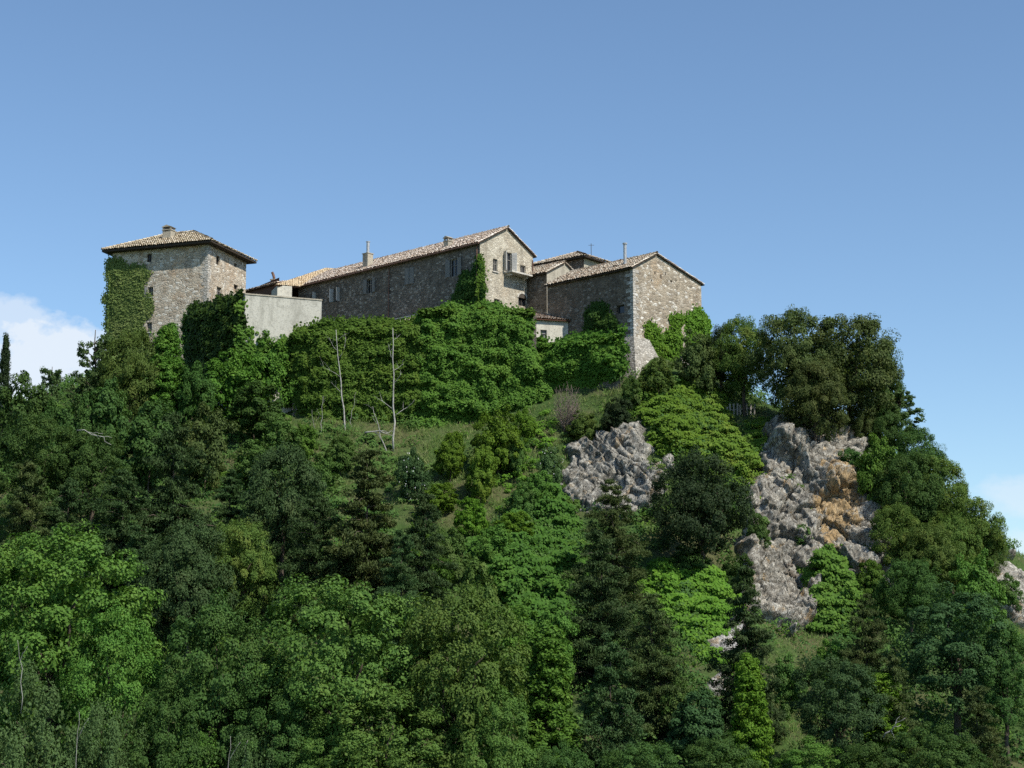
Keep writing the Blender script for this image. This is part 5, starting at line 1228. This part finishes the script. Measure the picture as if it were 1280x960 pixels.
slope_mat([(1074, 668), (1092, 676), (1096, 700), (1080, 702)], 'deep', 'small green tuft growing out of the cliff', 60, 45, .11, 27, (.9, 1.6), (.25, .5), 5)
slope_mat([(930, 640), (965, 650), (960, 700), (935, 690)], 'under', 'scrub patch on the left part of the cliff', 60, 40, .09, 30, (.8, 1.5), (.2, .45), 10)
slope_mat([(1030, 590), (1062, 598), (1060, 615), (1028, 608)], 'olive', 'olive scrub tuft above the ochre lichen', 40, 40, .09, 31, (.8, 1.6), (.2, .4), 8)
slope_mat([(975, 700), (1000, 710), (995, 760), (975, 750)], 'dry', 'dry brown scrub on the lower cliff', 34, 40, .08, 32, (.9, 1.5), (.2, .4), 8)
slope_mat([(706, 545), (738, 535), (742, 560), (715, 580)], 'under', 'scrub growing over the upper left edge of the outcrop', 40, 45, .09, 44, (.7, 1.5), (.2, .45), 10)
slope_mat([(795, 590), (830, 575), (836, 625), (808, 640)], 'olive', 'olive scrub growing over the right edge of the outcrop', 44, 45, .09, 45, (.7, 1.5), (.2, .45), 12)
slope_mat([(700, 610), (722, 620), (730, 645), (700, 645)], 'thicket', 'leafy creeper at the lower left of the outcrop', 40, 45, .1, 46, (.6, 1.4), (.25, .5), 8)
slope_mat([(965, 590), (1010, 600), (1015, 640), (960, 625)], 'under', 'thin scrub growing on a ledge of the cliff', 34, 40, .1, 28, (.9, 1.6), (.25, .5), 12)
slope_mat([(440, 545), (520, 565), (560, 600), (520, 640), (460, 610)], 'under', 'low creeping plants on the bank below the bare saplings', 150, 45, .09, 41, (.05, .4), (.2, .5), 30)
slope_mat([(610, 560), (690, 520), (705, 600), (650, 640), (612, 620)], 'vine', 'patchy bright creepers on the bank left of the outcrop', 130, 45, .09, 42, (.05, .45), (.2, .5), 34)
slope_mat([(310, 545), (420, 530), (440, 590), (340, 620)], 'under', 'creeping plants on the bank below the rampart at the left', 150, 45, .09, 43, (.05, .4), (.2, .5), 30)
G1 = [(290, 545), (370, 515), (430, 508), (520, 540), (600, 502), (690, 475), (740, 452), (795, 450), (802, 520), (735, 545), (706, 640), (640, 655), (590, 700), (520, 690), (440, 600), (330, 620)]
G2 = [(900, 500), (965, 512), (960, 560), (905, 548)]
G3 = [(1225, 690), (1290, 690), (1330, 830), (1250, 790)]
G4 = [(955, 830), (1030, 760), (1045, 860), (985, 950), (955, 950)]
GRASS = [G1, G2, G3, G4]
def undergrowth(mat, n, seed, per, size, crad, label, thr):
    rng = np.random.default_rng(seed); x = rng.uniform(-74, 60, n); y = rng.uniform(80, 168, n); P = np.stack([x, y, terrain(x, y)], -1); pp = project(P)
    k = (pp[:, 0] > -120) & (pp[:, 0] < 1400) & (pp[:, 1] < 1100) & (fbm(P/6.0, 3, 40)*2+rng.normal(size=n)*.25 > thr[0]) & (fbm(P/6.0, 3, 40)*2+rng.normal(size=n)*.25 < thr[1])
    for r in ROCKS: k &= poly_sd(pp, r) < -4
    g = np.max([poly_sd(pp, q)+fbm(P/2.0, 2, 60)*16 for q in GRASS], 0)
    k &= (g < 0) | (rng.uniform(size=n) < .10)
    # not inside the walls
    k &= ~((P[:, 1] > 149.2) & (P[:, 0] > -32) & (P[:, 0] < 18))
    P = P[k]; N = tnormal(P[:, 0], P[:, 1], 1.2); C = P+N*rng.uniform(0, .7, (len(P), 1))+UP*.15
    V = clumps(C, rng.uniform(*crad, len(C)), per, size, rng, .7, .6, .7, .6, .65, bias=(.2, -.5, .4))
    o = link('undergrowth', leaf_mesh('undergrowth', V, LM[mat])); tag(o, label, kind='stuff')
undergrowth('under', 11000, 71, 50, .105, (.45, 1.0), 'green undergrowth covering the slope between the trees', (-9, .25))
undergrowth('deep', 10000, 72, 50, .105, (.45, 1.0), 'darker undergrowth in patches across the slope', (-.2, .9))
undergrowth('ivy', 9000, 73, 50, .105, (.4, .9), 'brighter creeping ground cover in patches across the slope', (.45, 9))
def grass(polys, n, seed, hgt, label):
    rng = np.random.default_rng(seed); x = rng.uniform(-30, 52, n); y = rng.uniform(92, 158, n); P = np.stack([x, y, terrain(x, y)], -1); pp = project(P)
    g = np.max([poly_sd(pp, q)+fbm(P/2.0, 2, 60)*16 for q in polys], 0); k = g > -6
    k &= ~((P[:, 1] > 149.4) & (P[:, 0] > -32) & (P[:, 0] < 9.6))
    P = P[k]; per = 9; kk = np.repeat(np.arange(len(P)), per); q = P[kk]+rng.normal(size=(len(kk), 3))*np.array([.16, .16, 0])
    h = hgt*rng.uniform(.5, 1.35, len(kk))*(.7+.7*np.clip(fbm(q/3.0, 2, 88)+.4, 0, 1))
    T = norm(UP+rng.normal(size=(len(kk), 3))*.65); N = norm(np.cross(np.cross(T, np.array([.40, -.75, .40])+rng.normal(size=(len(kk), 3))*.5), T))
    V = leaf_arrays(q+T*h[:, None]*.5, N, h*.6, rng, .085, T); o = link('grass', leaf_mesh('grass', V, M['grass'])); tag(o, label, kind='stuff')
grass(GRASS, 52000, 81, .34, 'long meadow grass on the open parts of the slope')

# ------------------------------------------------------------------ bare saplings, dead branches
def sapling(px, top, base, lean, label, forks, seed, r0=.11, name='bare_sapling', cat='sapling', Y=None, group='bare saplings'):
    q = hit(px, base); q[1] -= .0; tip = at(px+lean, top, q[1]-.3); rng = np.random.default_rng(seed); m = MB(); n = 8; pts = []
    for i in range(n+1):
        t = i/n; pts.append(q-UP*.3+(tip-q+UP*.3)*t+np.array([rng.normal()*.07, rng.normal()*.06, 0])*(0 < i < n))
    m.tube(pts, [r0*(1-.72*i/n) for i in range(n+1)], 6)
    def tw(p, d, L, r, dep):
        pp_ = [p]; dd = d
        for i in range(4): dd = norm(dd+rng.normal(size=3)*.16+UP*.12); pp_.append(pp_[-1]+dd*L/4)
        m.tube(pp_, [r*(1-.8*i/4) for i in range(5)], 5)
        if dep > 0:
            for i in (2, 3):
                tw(pp_[i], norm(dd+rng.normal(size=3)*.55), L*.5, r*.5, dep-1)
    for t, sx, L in forks:
        i = min(int(t*n), n-1); p = pts[i]+(pts[i+1]-pts[i])*(t*n-i)
        tw(p, norm(np.array([sx, rng.normal()*.3, .75])), L, r0*.42*(1-.5*t), 1)
    org = q.copy(); o = m.build(name, M['bark_pale'], None, org, True); return tag(o, label, cat, group)
sapling(432, 412, 541, -12, 'tall bleached bare sapling, forked at the top, left of the tallest pair', [(.55, -1, 2.2), (.72, .8, 2.2), (.8, -.7, 1.6), (.4, -.9, 1.4), (.9, .6, 1.0)], 1, 0.087)
sapling(492, 410, 563, -1, 'tallest bleached bare sapling in front of the ivy rampart', [(.35, -1, 2.4), (.55, .8, 1.3), (.75, -.9, 1.5), (.66, .9, 1.2), (.3, .9, 2.0), (.9, .6, 1.0)], 2, 0.099)
sapling(484, 508, 566, -18, 'short bare stem leaning left against the tallest sapling', [(.6, -1, 1.3), (.95, -.8, .8)], 3, 0.056)
sapling(437, 490, 537, 8, 'thin bare shoot beside the left tall sapling', [(.6, .7, .8)], 4, 0.031)
sapling(400, 495, 548, 4, 'thin grey bare stem left of the tall saplings', [(.5, -.6, 1.0), (.8, .6, .8)], 5, 0.037)
sapling(394, 512, 548, -4, 'shortest thin bare stem left of the tall saplings', [(.6, .6, .7)], 6, 0.031)
sapling(373, 478, 515, 6, 'bare bent stem at the left end of the ivy rampart', [(.5, .8, 1.0), (.8, -.5, .7)], 7, 0.043)
sapling(265, 424, 456, 0, 'small bare forked stem against the dark ivy of the bastion', [(.35, -.7, 1.2), (.6, .4, .8)], 8, 0.043)
for i, (px, top, base, ln, lb) in enumerate(((28, 800, 850, -6, 'bare pale stem in the bottom left corner, highest of the grey bush'), (95, 890, 960, 4, 'bare thin stem in the second grey-green bush'), (285, 920, 985, 3, 'thin white stem at the bottom edge in the pale bush'), (296, 925, 990, 14, 'leaning white stem at the bottom edge in the pale bush'))):
    q = at(px, base, 84.0+i); m = MB(); rng = np.random.default_rng(90+i); tip = at(px+ln, top, q[1]-.4); q[2] = min(q[2], tip[2]-2)
    limb(m, q-UP*1.5, tip, .02, .008, rng, .06, 6); limb(m, q+(tip-q)*.5, tip+np.array([.5, 0, -.3]), .014, .006, rng, .08, 5)
    o = m.build('dead_sapling', M['bark_pale'], None, q, True); tag(o, lb, 'bare stem', 'bare stems in the bottom bushes')
def dead_branch(p0, p1, Y0, Y1, label, seed, r=.06):
    a, b = at(*p0, Y0), at(*p1, Y1); rng = np.random.default_rng(seed); m = MB(); pts = limb(m, a, b, r, .015, rng, .1, 6)
    for i in (2, 3, 4): limb(m, pts[i], pts[i]+(b-a)*.35+rng.normal(size=3)*np.array([.2, .2, .45]), r*.5, .01, rng, .15, 4)
    o = m.build('dead_branch', M['bark_pale'], None, a, True); return tag(o, label, 'dead branch')
h1 = hit(112, 690)[1]-4.2
dead_branch((96, 538), (139, 556), h1, h1-.5, 'bleached fallen branch lying across the dark trees at the left', 3, .04)
h2 = hit(1108, 990)[1]-2.6
dead_branch((1104, 922), (1126, 906), h2, h2-.4, 'bleached forked dead branch at the bottom right', 4, .05)
h3 = hit(495, 585)[1]
dead_branch((456, 541), (492, 545), h3+1.0, h3+1.2, 'pale log lying in the grass by the bare saplings', 5, .08)

# ------------------------------------------------------------------ old stake fence on the shoulder
def fence(x0, x1, y0, y1, n, hpx, label, seed):
    a, b = hit(x0, y0), hit(x1, y1); root = empty('stake_fence', a, label, 'fence'); rng = random.Random(seed)
    for i in range(n):
        t = i/(n-1); p = a+(b-a)*t; p[2] = float(terrain(p[:1], p[1:2])[0]); h = hpx*p[1]/FPX*rng.uniform(.85, 1.1)
        m = MB(); ln = rng.uniform(-.06, .06)
        m.box(p-UP*.3, (.13, .02, 0), (-.01, .045, 0), UP*(h+.3)+np.array([ln, 0, 0])); m.build('stake', M['stake'], root, a)
    m = MB(); m.box(a+UP*hpx*a[1]/FPX*.55+np.array([0, -.04, 0]), b-a, (0, .03, 0), UP*.07); m.build('rail', M['stake'], root, a)
fence(908, 942, 523, 521, 9, 15, 'row of weathered grey stakes on the shoulder left of the oaks', 1)
